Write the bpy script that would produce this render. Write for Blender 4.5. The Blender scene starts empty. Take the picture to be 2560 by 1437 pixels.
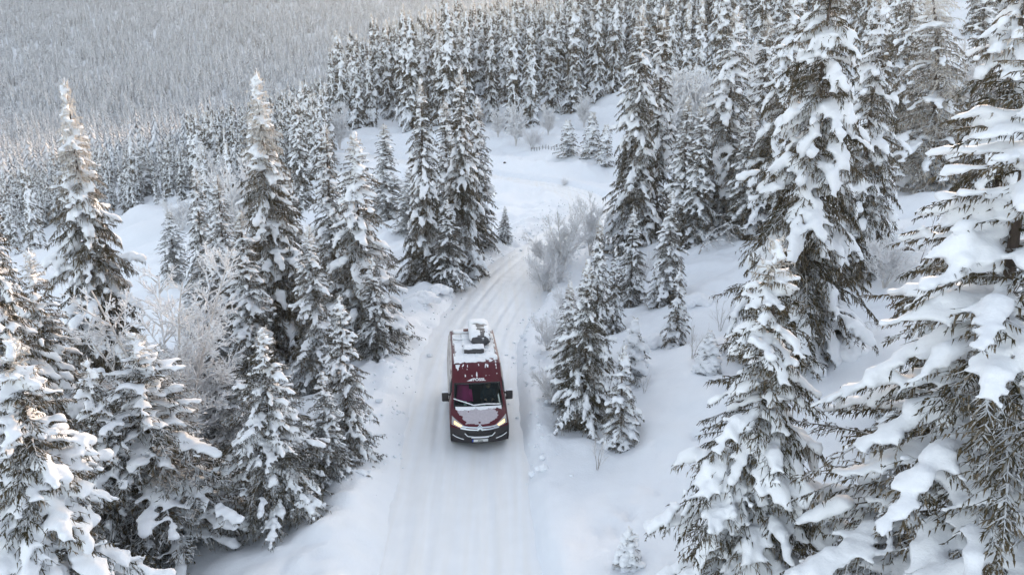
import bpy, bmesh, math, random, colorsys
import numpy as np
from mathutils import Vector, Matrix

sc = bpy.context.scene
R = math.radians
rng = np.random.default_rng(7)

# ------------------------------------------------------------------ camera
CAM_Z, PITCH, FPX = 12.8, 15.5, 2000.0          # FPX: focal length in pixels of the 2560 px wide frame
cam_data = bpy.data.cameras.new("camera")
cam_data.sensor_width = 36.0
cam_data.lens = 36.0 * FPX / 2560.0
cam_data.clip_start = 0.1
cam_data.clip_end = 12000.0
cam = bpy.data.objects.new("camera", cam_data)
sc.collection.objects.link(cam)
cam.location = (0, 0, CAM_Z)
cam.rotation_euler = (R(90 - PITCH), 0, 0)
sc.camera = cam

# ------------------------------------------------------------------ world, sun, exposure
SUN_EL, SUN_AZ = 12.0, 30.0                       # degrees; azimuth clockwise from +Y
world = bpy.data.worlds.new("World")
sc.world = world
world.use_nodes = True
wn = world.node_tree
wn.nodes.clear()
w_out = wn.nodes.new("ShaderNodeOutputWorld")
w_bg = wn.nodes.new("ShaderNodeBackground")
w_sky = wn.nodes.new("ShaderNodeTexSky")
w_sky.sky_type = 'NISHITA'
w_sky.sun_disc = False
w_sky.sun_elevation = R(SUN_EL)
w_sky.sun_rotation = R(SUN_AZ)
w_sky.altitude = 600.0
w_sky.air_density = 1.0
w_sky.dust_density = 1.6
w_sky.ozone_density = 1.0
w_hsv = wn.nodes.new("ShaderNodeHueSaturation")
w_hsv.inputs['Saturation'].default_value = 0.45    # thin high cloud veils the blue
wn.links.new(w_sky.outputs[0], w_hsv.inputs['Color'])
wn.links.new(w_hsv.outputs[0], w_bg.inputs['Color'])
w_bg.inputs['Strength'].default_value = 0.15
wn.links.new(w_bg.outputs[0], w_out.inputs['Surface'])

sun_data = bpy.data.lights.new("sun", 'SUN')
sun_data.energy = 5.0
sun_data.angle = R(6)
sun_data.color = (1.0, 0.66, 0.39)
sun = bpy.data.objects.new("sun", sun_data)
sc.collection.objects.link(sun)
sdir = Vector((math.sin(R(SUN_AZ)) * math.cos(R(SUN_EL)), math.cos(R(SUN_AZ)) * math.cos(R(SUN_EL)), math.sin(R(SUN_EL))))
sun.rotation_euler = (-sdir).to_track_quat('-Z', 'Y').to_euler()
sun.location = (60, 60, 60)

sc.view_settings.view_transform = 'Standard'
sc.view_settings.look = 'None'
sc.view_settings.exposure = 1.74
sc.view_settings.gamma = 1.0
sc.render.engine = 'CYCLES'
sc.cycles.use_denoising = True
try:
    sc.cycles.denoiser = 'OPENIMAGEDENOISE'
except Exception:
    pass
sc.cycles.max_bounces = 6
sc.cycles.diffuse_bounces = 3
sc.cycles.glossy_bounces = 2
sc.cycles.transmission_bounces = 4
sc.cycles.volume_bounces = 0
sc.cycles.caustics_reflective = False
sc.cycles.caustics_refractive = False

# ------------------------------------------------------------------ helpers
def link(o, parent=None):
    sc.collection.objects.link(o)
    if parent is not None:
        o.parent = parent
    return o

def tag(o, label=None, cat=None, group=None, kind=None):
    if label: o['label'] = label
    if cat: o['category'] = cat
    if group: o['group'] = group
    if kind: o['kind'] = kind
    return o

def mesh_np(name, verts, faces, mat=None, smooth=False, attrs=None):
    """fast mesh from arrays; faces is (N,3) or (N,4)"""
    verts = np.asarray(verts, dtype=np.float32); faces = np.asarray(faces, dtype=np.int32)
    me = bpy.data.meshes.new(name)
    me.vertices.add(len(verts))
    me.vertices.foreach_set('co', verts.ravel())
    k = faces.shape[1]
    me.loops.add(faces.size)
    me.loops.foreach_set('vertex_index', faces.ravel())
    me.polygons.add(len(faces))
    me.polygons.foreach_set('loop_start', np.arange(0, faces.size, k, dtype=np.int32))
    if attrs:
        for an, arr in attrs.items():
            a = me.attributes.new(an, 'FLOAT', 'POINT')
            a.data.foreach_set('value', np.asarray(arr, dtype=np.float32))
    me.update(calc_edges=True)
    me.polygons.foreach_set('use_smooth', np.full(len(faces), bool(smooth)))
    if mat: me.materials.append(mat)
    return me

def obj_of(name, me, parent=None):
    return link(bpy.data.objects.new(name, me), parent)

def empty(name, loc=(0, 0, 0), rz=0.0, scale=(1, 1, 1)):
    o = bpy.data.objects.new(name, None)
    o.empty_display_size = 0.3
    o.location = loc
    o.rotation_euler = (0, 0, rz)
    o.scale = scale
    return link(o)

# lattice value noise -------------------------------------------------
_perm = np.random.default_rng(3).random((256, 256)).astype(np.float64)
def vnoise(x, y):
    xi = np.floor(x).astype(int); yi = np.floor(y).astype(int)
    fx = x - xi; fy = y - yi
    fx = fx * fx * (3 - 2 * fx); fy = fy * fy * (3 - 2 * fy)
    a = _perm[xi & 255, yi & 255]; b = _perm[(xi + 1) & 255, yi & 255]
    c = _perm[xi & 255, (yi + 1) & 255]; d = _perm[(xi + 1) & 255, (yi + 1) & 255]
    return (a * (1 - fx) + b * fx) * (1 - fy) + (c * (1 - fx) + d * fx) * fy - 0.5
def fbm(x, y, s, octs=3):
    v = 0; a = 1.0
    for i in range(octs):
        v = v + a * vnoise(x / s + 17.3 * i, y / s - 9.1 * i); s = s * 0.5; a *= 0.5
    return v
def sstep(a, b, x):
    t = np.clip((x - a) / (b - a), 0, 1)
    return t * t * (3 - 2 * t)

# ------------------------------------------------------------------ materials
def new_mat(name):
    m = bpy.data.materials.new(name)
    m.use_nodes = True
    nt = m.node_tree
    return m, nt, nt.nodes['Principled BSDF']

def simple_mat(name, col, rough=0.5, metal=0.0, coat=0.0, emit=None, emit_s=0.0):
    m, nt, p = new_mat(name)
    p.inputs['Base Color'].default_value = (*col, 1)
    p.inputs['Roughness'].default_value = rough
    p.inputs['Metallic'].default_value = metal
    p.inputs['Coat Weight'].default_value = coat
    if emit:
        p.inputs['Emission Color'].default_value = (*emit, 1)
        p.inputs['Emission Strength'].default_value = emit_s
    return m

def snow_mat(name, col=(0.84, 0.865, 0.90), fine=35.0, coarse=3.0, bump=0.25, dist=0.02, var=0.04, rough=0.62):
    m, nt, p = new_mat(name)
    N, L = nt.nodes, nt.links
    tc = N.new('ShaderNodeTexCoord')
    n1 = N.new('ShaderNodeTexNoise'); n1.inputs['Scale'].default_value = coarse; n1.inputs['Detail'].default_value = 4
    n2 = N.new('ShaderNodeTexNoise'); n2.inputs['Scale'].default_value = fine; n2.inputs['Detail'].default_value = 3
    L.new(tc.outputs['Object'], n1.inputs['Vector']); L.new(tc.outputs['Object'], n2.inputs['Vector'])
    ad = N.new('ShaderNodeMath'); ad.operation = 'MULTIPLY_ADD'
    L.new(n2.outputs['Fac'], ad.inputs[0]); ad.inputs[1].default_value = 0.35; L.new(n1.outputs['Fac'], ad.inputs[2])
    bp = N.new('ShaderNodeBump'); bp.inputs['Strength'].default_value = bump; bp.inputs['Distance'].default_value = dist
    L.new(ad.outputs[0], bp.inputs['Height']); L.new(bp.outputs[0], p.inputs['Normal'])
    mx = N.new('ShaderNodeMix'); mx.data_type = 'RGBA'
    mx.inputs['A'].default_value = tuple(c * (1 - var) for c in col) + (1,)
    mx.inputs['B'].default_value = tuple(min(0.95, c * (1 + var)) for c in col) + (1,)
    L.new(n1.outputs['Fac'], mx.inputs['Factor']); L.new(mx.outputs['Result'], p.inputs['Base Color'])
    p.inputs['Roughness'].default_value = rough
    p.inputs['Specular IOR Level'].default_value = 0.25
    return m

def needle_mat(name, dark, mid, frost, dust=0.60, lo=0.40, hi=0.88):
    """twig colour runs from needle green over lichen grey to hoar frost; upper faces carry loose snow"""
    m, nt, p = new_mat(name)
    N, L = nt.nodes, nt.links
    at = N.new('ShaderNodeAttribute'); at.attribute_name = 'frost'
    cr = N.new('ShaderNodeValToRGB')
    e = cr.color_ramp.elements
    e[0].position = 0.0; e[0].color = (*dark, 1)
    e[1].position = 1.0; e[1].color = (*frost, 1)
    k = e.new(0.45); k.color = (*mid, 1)
    L.new(at.outputs['Fac'], cr.inputs['Fac'])
    ge = N.new('ShaderNodeNewGeometry')
    sp = N.new('ShaderNodeSeparateXYZ'); L.new(ge.outputs['True Normal'], sp.inputs[0])
    tc = N.new('ShaderNodeTexCoord')
    nz = N.new('ShaderNodeTexNoise'); nz.inputs['Scale'].default_value = 1.7; nz.inputs['Detail'].default_value = 3
    L.new(tc.outputs['Object'], nz.inputs['Vector'])
    ad = N.new('ShaderNodeMath'); ad.operation = 'MULTIPLY_ADD'
    L.new(nz.outputs['Fac'], ad.inputs[0]); ad.inputs[1].default_value = 0.9; L.new(sp.outputs['Z'], ad.inputs[2])
    mr = N.new('ShaderNodeMapRange'); mr.interpolation_type = 'SMOOTHSTEP'
    mr.inputs['From Min'].default_value = lo + 0.45; mr.inputs['From Max'].default_value = hi + 0.45
    mr.inputs['To Max'].default_value = dust
    L.new(ad.outputs[0], mr.inputs['Value'])
    mx = N.new('ShaderNodeMix'); mx.data_type = 'RGBA'
    L.new(mr.outputs[0], mx.inputs['Factor']); L.new(cr.outputs[0], mx.inputs['A'])
    mx.inputs['B'].default_value = (0.82, 0.84, 0.87, 1)
    L.new(mx.outputs['Result'], p.inputs['Base Color'])
    p.inputs['Roughness'].default_value = 0.8
    p.inputs['Specular IOR Level'].default_value = 0.15
    return m

def bark_mat(name, col, snowy=0.5):
    m, nt, p = new_mat(name)
    N, L = nt.nodes, nt.links
    tc = N.new('ShaderNodeTexCoord')
    mp = N.new('ShaderNodeMapping'); mp.inputs['Scale'].default_value = (14, 14, 3)
    nz = N.new('ShaderNodeTexNoise'); nz.inputs['Scale'].default_value = 1.0; nz.inputs['Detail'].default_value = 5
    L.new(tc.outputs['Object'], mp.inputs[0]); L.new(mp.outputs[0], nz.inputs['Vector'])
    cr = N.new('ShaderNodeValToRGB')
    cr.color_ramp.elements[0].position = 0.35; cr.color_ramp.elements[0].color = (*[c * 0.55 for c in col], 1)
    cr.color_ramp.elements[1].position = 0.62; cr.color_ramp.elements[1].color = (*col, 1)
    if snowy > 0:
        k = cr.color_ramp.elements.new(0.62 + 0.25 * (1 - snowy)); k.color = (0.6, 0.6, 0.62, 1)
    L.new(nz.outputs['Fac'], cr.inputs['Fac']); L.new(cr.outputs[0], p.inputs['Base Color'])
    bp = N.new('ShaderNodeBump'); bp.inputs['Strength'].default_value = 0.6; bp.inputs['Distance'].default_value = 0.03
    L.new(nz.outputs['Fac'], bp.inputs['Height']); L.new(bp.outputs[0], p.inputs['Normal'])
    p.inputs['Roughness'].default_value = 0.9
    return m

M = {}
M['snow'] = snow_mat('snow_ground', fine=18, coarse=2.2, bump=0.6, dist=0.05)
M['pillow'] = snow_mat('snow_pillow', col=(0.85, 0.865, 0.89), fine=26, coarse=7, bump=0.55, dist=0.035)
M['road'] = snow_mat('snow_packed', col=(0.835, 0.85, 0.87), fine=30, coarse=2.0, bump=0.3, dist=0.015, var=0.05, rough=0.5)
def stain_road(m):
    nt = m.node_tree; N, L = nt.nodes, nt.links; p = N['Principled BSDF']
    src = p.inputs['Base Color'].links[0].from_socket
    tc = N.new('ShaderNodeTexCoord'); mp = N.new('ShaderNodeMapping'); mp.inputs['Scale'].default_value = (2.6, 0.10, 1); L.new(tc.outputs['Object'], mp.inputs[0])
    nz = N.new('ShaderNodeTexNoise'); nz.inputs['Scale'].default_value = 1.3; nz.inputs['Detail'].default_value = 5; L.new(mp.outputs[0], nz.inputs['Vector'])
    mr = N.new('ShaderNodeMapRange'); mr.inputs['From Min'].default_value = 0.42; mr.inputs['From Max'].default_value = 0.72; mr.inputs['To Max'].default_value = 0.55; L.new(nz.outputs['Fac'], mr.inputs['Value'])
    mx = N.new('ShaderNodeMix'); mx.data_type = 'RGBA'; L.new(mr.outputs[0], mx.inputs['Factor']); L.new(src, mx.inputs['A']); mx.inputs['B'].default_value = (0.765, 0.745, 0.71, 1)
    L.new(mx.outputs['Result'], p.inputs['Base Color'])
stain_road(M['road'])
M['needle'] = needle_mat('spruce_needles', (0.029, 0.026, 0.011), (0.130, 0.098, 0.058), (0.66, 0.62, 0.57))
M['needle_far'] = needle_mat('spruce_needles_far', (0.045, 0.056, 0.064), (0.19, 0.20, 0.215), (0.72, 0.745, 0.78), dust=0.75, lo=0.1, hi=0.7)  # distance haze put into the colour: bluer and paler than near needles
M['bark'] = bark_mat('spruce_bark', (0.10, 0.075, 0.06), 0.35)
M['birch_bark'] = bark_mat('birch_bark', (0.16, 0.12, 0.10), 0.8)
M['hoar'] = needle_mat('hoar_twigs', (0.10, 0.075, 0.06), (0.52, 0.48, 0.45), (0.84, 0.83, 0.83), dust=0.85, lo=0.0, hi=0.5)

# ------------------------------------------------------------------ terrain
ROAD_PTS = [(-1.0, -14), (-1.2, 2), (-1.40, 18), (-1.75, 27), (-1.95, 36), (-0.55, 45.0), (1.1, 52), (3.2, 58), (5.6, 65),
            (7.4, 72), (7.2, 80), (3.6, 88), (-3, 95), (-11, 104), (-23, 117), (-38, 134), (-60, 158), (-90, 185)]
def catmull(pts, n):
    P = np.array(pts, float); out = []
    for i in range(1, len(P) - 2):
        p0, p1, p2, p3 = P[i - 1], P[i], P[i + 1], P[i + 2]
        t = np.linspace(0, 1, n, endpoint=False)[:, None]
        out.append(0.5 * (2 * p1 + (p2 - p0) * t + (2 * p0 - 5 * p1 + 4 * p2 - p3) * t ** 2 + (3 * p1 - p0 - 3 * p2 + p3) * t ** 3))
    return np.concatenate(out)
CL = catmull(ROAD_PTS, 24)
CLT = np.gradient(CL, axis=0); CLT /= np.linalg.norm(CLT, axis=1)[:, None]

def base_z(X, Y):
    X = np.asarray(X, float); Y = np.asarray(Y, float)
    xr = np.interp(Y, [0, 42, 62, 85, 110, 150, 400], [2.0, 2.4, 8.5, 12.5, 12, 8, 0])
    u = np.clip(X - xr, 0, None)
    uu = np.minimum(u, 38)
    right = 0.17 * uu + 0.0042 * uu * uu + 0.24 * np.clip(u - 38, 0, 250)
    xl = np.interp(Y, [0, 20, 45, 80, 150], [-5.5, -6.0, -8.0, -14, -34])
    v = np.clip(xl - X, 0, None)
    left = -0.25 * v + 0.0004 * np.minimum(v, 300) ** 2
    left = np.where(v > 300, -0.25 * 300 + 0.0004 * 300 ** 2, left)
    # wooded ridge behind the clearing
    rise = 0.0015 * np.clip(Y - 92, 0, 60) ** 2 + 0.085 * np.clip(Y - 152, 0, 130) - 0.16 * np.clip(Y - 300, 0, 400)
    sg = 1 / (1 + np.exp(-(X + 14 + 0.16 * (Y - 90)) / (7 + 0.03 * np.abs(Y - 90))))
    z = right + left + rise * sg
    # valley floor and the far hillside, shaped steep and high-crested to shade itself
    az = X / np.maximum(Y, 1)
    crest = np.interp(az, [-0.8, -0.3, -0.12, 0.0, 0.2, 0.8], [1.04, 1.0, 0.96, 0.92, 0.90, 0.9])
    far = np.interp(Y, [0, 250, 420, 560, 800, 1100, 1500, 1900, 2600, 6000], [-36, -35, -34, -25, 20, 110, 260, 380, 440, 300])
    far = np.where(far > 0, far * crest, far)
    k = 5.0
    m_ = np.maximum(z, far)
    return m_ + k * np.exp(-np.abs(z - far) / k) * 0.35

ROAD_Z = base_z(CL[:, 0], CL[:, 1])
for _ in range(30):
    ROAD_Z[1:-1] = 0.25 * ROAD_Z[:-2] + 0.5 * ROAD_Z[1:-1] + 0.25 * ROAD_Z[2:]
Z0 = float(np.interp(26, CL[:, 1][:120], ROAD_Z[:120]))
HALF_W = 2.25

def road_info(X, Y):
    X = np.ravel(X); Y = np.ravel(Y)
    d = np.full(X.shape, 1e3); idx = np.zeros(X.shape, int)
    near = (X > -110) & (X < 25) & (Y < 205)
    ii = np.nonzero(near)[0]
    for c in range(0, len(ii), 20000):
        s = ii[c:c + 20000]
        dd = (X[s, None] - CL[None, :, 0]) ** 2 + (Y[s, None] - CL[None, :, 1]) ** 2
        j = dd.argmin(1)
        d[s] = np.sqrt(dd[np.arange(len(s)), j]); idx[s] = j
    side = (X - CL[idx, 0]) * CLT[idx, 1] - (Y - CL[idx, 1]) * CLT[idx, 0]     # >0: right of the road
    return d, idx, side

PITS = []                                      # (x, y, radius, depth): tracks trodden into the snow
def trail(p, q, n, r, dep, wob, sd):
    g_ = np.random.default_rng(sd)
    for i, t_ in enumerate(np.linspace(0, 1, n)):
        PITS.append((p[0] + (q[0] - p[0]) * t_ + g_.normal(0, wob) + (0.14 if i % 2 else -0.14), p[1] + (q[1] - p[1]) * t_ + g_.normal(0, wob), r * g_.uniform(0.8, 1.2), dep * g_.uniform(0.6, 1.2)))
trail((1.15, 21.5), (1.45, 33.5), 26, 0.17, 0.13, 0.05, 1)
trail((1.9, 19.0), (4.6, 21.8), 12, 0.20, 0.10, 0.08, 2)
trail((2.0, 18.6), (4.9, 21.3), 12, 0.20, 0.10, 0.08, 3)
trail((4.0, 27.0), (7.8, 34.5), 26, 0.15, 0.10, 0.12, 4)
trail((5.2, 24.0), (8.5, 22.0), 10, 0.22, 0.14, 0.25, 5)
def ground_z(X, Y, detail=True):
    shp = np.shape(X)
    X = np.ravel(np.asarray(X, float)); Y = np.ravel(np.asarray(Y, float))
    z = base_z(X, Y)
    d, idx, side = road_info(X, Y)
    zr = ROAD_Z[idx]
    fade = sstep(2.0, 9.0, d)
    dist = np.hypot(X, Y)
    nf = np.clip(1.3 - dist / 160, 0.0, 1)
    lump = fbm(X, Y, 7.0, 2) * 0.70 + fbm(X + 40, Y, 2.2, 2) * 0.42 * nf + fbm(X, Y + 70, 0.75, 3) * 0.12 * nf
    rough_left = np.where(side < 0, 1.0, 0.30) * np.exp(-((d - 4.2) / 2.0) ** 2) * nf
    chunks = (np.abs(fbm(X, Y, 1.3, 3)) * 0.75 + np.abs(fbm(X + 9, Y, 0.45, 2)) * 0.22) * rough_left
    z = z + lump * sstep(2.3, 6.0, d) * np.clip(dist / 30, 0.6, 3.0)
    z = zr + (z - zr) * fade
    wob = fbm(X, Y, 3.0, 2) * 0.22 + fbm(X, Y, 0.8, 2) * 0.07
    hw = HALF_W + wob + 0.55 * np.exp(-((Y - 47) / 9.0) ** 2)
    lift_r = 0.36 * sstep(hw - 0.05, hw + 0.22, d)
    lift_l = 0.30 * sstep(hw - 0.05, hw + 1.0, d)
    bank = np.where(side > 0, lift_r + 0.12 * np.exp(-((d - hw - 0.55) / 0.5) ** 2), lift_l + 0.22 * np.exp(-((d - hw - 1.1) / 0.8) ** 2))
    z = z + bank + chunks - 0.30 * (1 - sstep(hw - 0.35, hw - 0.02, d))
    for px_, py_, pr, pd in PITS:
        m_ = (np.abs(X - px_) < 3 * pr) & (np.abs(Y - py_) < 3 * pr)
        if m_.any():
            q_ = ((X[m_] - px_) ** 2 + (Y[m_] - py_) ** 2) / pr ** 2
            z[m_] += -pd * np.exp(-q_) + 0.35 * pd * np.exp(-(np.sqrt(q_) - 1.6) ** 2 * 4)
    return z.reshape(shp)

def ray(px, py):
    c, s = math.cos(R(PITCH)), math.sin(R(PITCH))
    cx = (px - 1280) / FPX; cy = (718.5 - py) / FPX
    return np.array([cx, c + cy * s, -s + cy * c])
def at(px, py, Y):
    d = ray(px, py)
    return np.array([0, 0, CAM_Z]) + d * (Y / d[1])
def gz(x, y):
    return float(ground_z(np.array([x]), np.array([y]))[0])
def on_ground(px, py, y0=8.0, y1=900.0):
    """where the sight line through a pixel meets the ground"""
    d = ray(px, py)
    Ys = np.concatenate([np.arange(y0, 120, 0.25), np.arange(120, y1, 2.0)])
    P = np.array([0, 0, CAM_Z])[None] + d[None] * (Ys / d[1])[:, None]
    g = ground_z(P[:, 0], P[:, 1])
    k = np.nonzero(P[:, 2] < g)[0]
    i = k[0] if len(k) else len(Ys) - 1
    return float(P[i, 0]), float(P[i, 1]), float(g[i])

# ------------------------------------------------------------------ spruces one can point to
# kind, tip x, tip y, distance, half width px, label
TREES = [
 # slope left of the road
 ('tall', 160, 195, 32, 135, 'tall spruce with frosted bare tip standing in front of the valley, near the left edge'),
 ('tall_b', -60, 430, 21, 190, 'dark laden spruce cut off by the left edge, below the tall frosted spruce'),
 ('tall', 640, 172, 36, 130, 'tallest spruce left of the road with shaggy grey twigs and a frosted pointed tip'),
 ('slim', 812, 308, 47, 72, 'slim snowy spruce just behind the tall shaggy one, between it and the road'),
 ('full_b', 884, 330, 35, 125, 'thickly snowed spruce left of the road directly above the van'),
 ('slim', 960, 308, 66, 60, 'dark small spruce in the gap left of the roadside spruce clump'),
 ('tall_b', 1050, 192, 46.5, 74, 'leftmost tall spruce of the clump at the road bend'),
 ('slim', 1112, 248, 52, 66, 'spruce in the middle of the clump at the road bend, half hidden'),
 ('tall_b', 1150, 165, 49, 76, 'tallest spruce of the clump at the road bend'),
 ('slim', 1192, 238, 54.5, 58, 'rightmost spruce of the clump at the road bend'),
 ('young', 1118, 500, 45.5, 55, 'low dark spruce at the foot of the clump at the road bend'),
 ('young_b', 1262, 515, 57, 22, 'tiny spruce on the bank where the road turns out of sight'),
 ('slim', 540, 432, 45, 62, 'narrow snowy spruce left of the tall shaggy one'),
 ('slim', 484, 420, 50, 55, 'narrow spruce beside the open slope, left of its narrow neighbour'),
 ('slim', 738, 240, 78, 38, 'thin dark spruce rising behind the tall shaggy one'),
 ('young', 335, 832, 20.0, 285, 'broad young spruce filling the lower left, snow on every fan of twigs'),
 ('young_b', 216, 890, 19.0, 140, 'young spruce with thin pointed leader left of the broad young one'),
 ('young', 655, 818, 20.5, 155, 'young spruce with spreading layered branches between the broad one and the road'),
 ('young_b', 848, 735, 23.5, 88, 'young spruce at the roadside with lumps of snow, nearest the van'),
 ('young_b', 806, 925, 22.0, 78, 'shorter young spruce leaning on its taller roadside neighbour'),
 ('front', 30, 850, 15.5, 270, 'snow-heavy spruce in the lower left corner'),
 ('tall_b', 70, 620, 24, 150, 'spruce with dark gaps between the edge tree and the tall frosted one'),
 ('tall_b', 500, 640, 36, 95, 'dark spruce behind the white frosted birch'),
 ('slim', 720, 420, 41, 60, 'spruce tip showing right behind the tall shaggy spruce'),
 ('slim', 600, 520, 33, 85, 'snowy spruce in front of the tall shaggy one, at its left foot'),
 ('tall_b', 770, 560, 31, 90, 'dark spruce filling the gap between the shaggy and the thickly snowed spruce'),
 ('young', 560, 920, 26, 140, 'shaded spruce between the two layered young spruces'),
 ('young_b', 930, 640, 33, 62, 'small dense spruce under the thickly snowed one, close to the road bank'),
 ('slim', 420, 520, 60, 45, 'little spruce on the edge of the open slope'),
 ('slim', 1020, 420, 60, 48, 'short spruce just left of the road-bend clump'),
 # hillside right of the road
 ('tall_b', 1606, 8, 54, 92, 'tall pointed spruce beyond the pink frosted bushes, right of the clearing'),
 ('slim', 1662, 5, 59, 70, 'frost-tipped spruce right behind the tall pointed one'),
 ('slim', 1722, 235, 50, 60, 'shorter spruce standing against the right flank of the tall pointed one'),
 ('full_b', 1842, 18, 52, 108, 'tall spruce in the middle of the right-hand group, knobbed with snow'),
 ('slim', 1925, 30, 58, 70, 'spruce with a white knob at its tip behind the big snow-hung spruce'),
 ('full_b', 1990, -60, 47, 100, 'tall spruce half hidden left of the big snow-hung spruce'),
 ('full', 2095, -190, 29, 205, 'biggest spruce, hung with long pillows of snow, right of the middle'),
 ('full_b', 2215, -40, 37, 120, 'snow-plastered spruce right behind the biggest one'),
 ('slim', 1760, 250, 49, 58, 'spruce tucked between the two tall groups on the right'),
 ('slim', 1880, 260, 48, 60, 'spruce filling the gap left of the biggest one'),
 ('front', 1945, 600, 15.6, 265, 'laden spruce in the lower right reaching thick white boughs over the slope'),
 ('broad', 2650, -60, 13.5, 660, 'huge spruce on the right edge with grey lichen-hung boughs'),
 ('full', 2600, -230, 21.0, 230, 'tall spruce at the upper right edge with stacked cushions of snow'),
 ('hoary', 2410, -80, 50, 165, 'greyish spruce with sagging frosted boughs at the upper right'),
 ('full_b', 2290, -90, 64, 85, 'laden spruce up the slope, in the gap right of the biggest one'),
 ('slim', 2475, -50, 60, 75, 'slender spruce behind the right-edge trees, at the top of the slope'),
 ('young', 1470, 648, 26.5, 92, 'spruce on the right bank beside the van, tallest of its roadside clump'),
 ('slim', 1425, 700, 28.5, 60, 'thin spruce at the road side of the clump beside the van'),
 ('slim', 1500, 540, 32, 50, 'narrow spruce standing behind the clump beside the van'),
 ('small', 1560, 872, 24.8, 62, 'little frosted spruce on the slope just right of the clump beside the van'),
 ('small', 1700, 672, 33, 42, 'small spruce alone in the middle of the right snow slope'),
 ('young_b', 1585, 520, 41, 52, 'snow-clotted spruce at the foot of the tall pointed one'),
 ('full_b', 1682, 478, 39, 56, 'snow-clotted young spruce right of its twin below the tall pointed one'),
 ('young_b', 1540, 610, 37, 34, 'small spruce half hidden behind the narrow one on the right bank'),
 ('mid_d', 1421, 300, 104, 34, 'leftmost of the three little spruces in the clearing'),
 ('mid_d', 1482, 280, 102, 36, 'middle one of the three little spruces in the clearing'),
 ('mid_d', 1516, 312, 98, 30, 'rightmost and thinnest of the three little spruces in the clearing'),
 ('laden', 1574, 1322, 17.9, 42, 'tiny cone of a spruce buried in snow at the bottom'),
 ('laden', 1776, 830, 28.5, 40, 'small sunken spruce left of the laden one in the lower right'),
 ('laden', 1588, 800, 29.5, 50, 'snow-bent spruce hump right of the clump beside the van'),
 ('laden', 2200, 1120, 14.8, 90, 'sapling spruce smothered in snow under the huge right-edge spruce'),
 ('small', 1900, 880, 24.0, 60, 'frosted small spruce at the left foot of the biggest one'),
 # beyond the left slope
 ('mid_c', 488, 285, 112, 32, 'single dark spruce standing tall above the valley edge'),
 ('mid_c', 516, 345, 116, 28, 'dark spruce right beside the tall one at the valley edge'),
 ('mid_c', 348, 368, 128, 32, 'spruce with a warm-lit tip standing above the open slope'),
]
for kind, tx, ty, Y, hw, lab in TREES:            # hollows round the trunks
    if Y < 62:
        PITS.append((float(at(tx, ty, Y)[0]), Y, 0.75 * hw * Y / FPX + 0.2, 0.22))

def axis(segs):
    out = []
    for a, b, st in segs:
        out.append(np.arange(a, b, st))
    return np.concatenate(out + [[segs[-1][1]]])
gx = axis([(-2600, -900, 100), (-900, -240, 24), (-240, -70, 5), (-70, -26, 1.2), (-26, -12, 0.4), (-12, 16, 0.24), (16, 30, 0.4), (30, 80, 1.5), (80, 260, 10), (260, 2600, 120)])
gy = axis([(-60, 8, 4), (8, 16, 0.4), (16, 58, 0.25), (58, 75, 0.4), (75, 160, 1.0), (160, 320, 4), (320, 900, 16), (900, 3200, 50), (3200, 6000, 400)])
GX, GY = np.meshgrid(gx, gy)
GZ = ground_z(GX, GY)
nx, ny = len(gx), len(gy)
ii = np.arange(nx * ny).reshape(ny, nx)
gf = np.stack([ii[:-1, :-1], ii[:-1, 1:], ii[1:, 1:], ii[1:, :-1]], -1).reshape(-1, 4)
ground = obj_of('ground', mesh_np('ground', np.stack([GX, GY, GZ], -1).reshape(-1, 3), gf, M['snow'], True))
tag(ground, 'deep unbroken snow over the hillside, the clearing and the valley', None, None, 'structure')

# road: ploughed strip with wheel tracks
def build_road():
    seg = np.hypot(*np.diff(CL, axis=0).T); cum = np.concatenate([[0], np.cumsum(seg)])
    S = np.concatenate([np.arange(0, 66, 0.18), np.arange(66, cum[-1], 0.8)])
    cx = np.interp(S, cum, CL[:, 0]); cy = np.interp(S, cum, CL[:, 1]); cz = np.interp(S, cum, ROAD_Z)
    tx = np.gradient(cx); ty = np.gradient(cy); n = np.hypot(tx, ty); tx /= n; ty /= n
    V = np.linspace(-3.6, 3.6, 92)
    X = cx[:, None] + ty[:, None] * V; Y = cy[:, None] - tx[:, None] * V
    Z = np.repeat(cz[:, None], len(V), 1)
    wob = 0.10 * np.sin(S * 0.13)[:, None]
    tr = 0
    for c, a, w in ((-0.95, 0.030, 0.18), (0.75, 0.034, 0.18), (-0.35, 0.012, 0.14), (1.45, 0.03, 0.17), (-1.7, 0.035, 0.18)):
        tr = tr - a * np.exp(-((V[None] - c - wob) / w) ** 2) + 0.4 * a * np.exp(-((V[None] - c - wob - 0.28) / 0.1) ** 2)
    for c in (-0.98, 0.78, 0.30, -1.45):               # crisp tread of the last cars
        k_ = 0.018 if c in (-0.98, 0.78) else 0.010
        tr = tr - k_ * (1 - sstep(0.085, 0.135, np.abs(V[None] - c - 0.6 * wob))) * (0.75 + 0.5 * (np.sin(S * 40.0)[:, None] > 0))
    str_ = fbm(S[:, None] * 0.35 + 0 * V[None], V[None] * 7 + 0 * S[:, None], 1.0, 3) * 0.022
    Z = Z + tr + str_ + fbm(X, Y, 1.5, 4) * 0.05 + fbm(X + 5, Y, 0.3, 2) * 0.022 - 0.05 * (V[None] / 2.3) ** 4 * 0.3
    nn, m = Z.shape
    k = np.arange(nn * m).reshape(nn, m)
    f = np.stack([k[:-1, :-1], k[:-1, 1:], k[1:, 1:], k[1:, :-1]], -1).reshape(-1, 4)
    o = obj_of('road', mesh_np('road', np.stack([X, Y, Z], -1).reshape(-1, 3), f, M['road'], True))
    tag(o, 'ploughed road of packed snow with faint wheel tracks curving between the trees', None, None, 'structure')
build_road()

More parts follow.
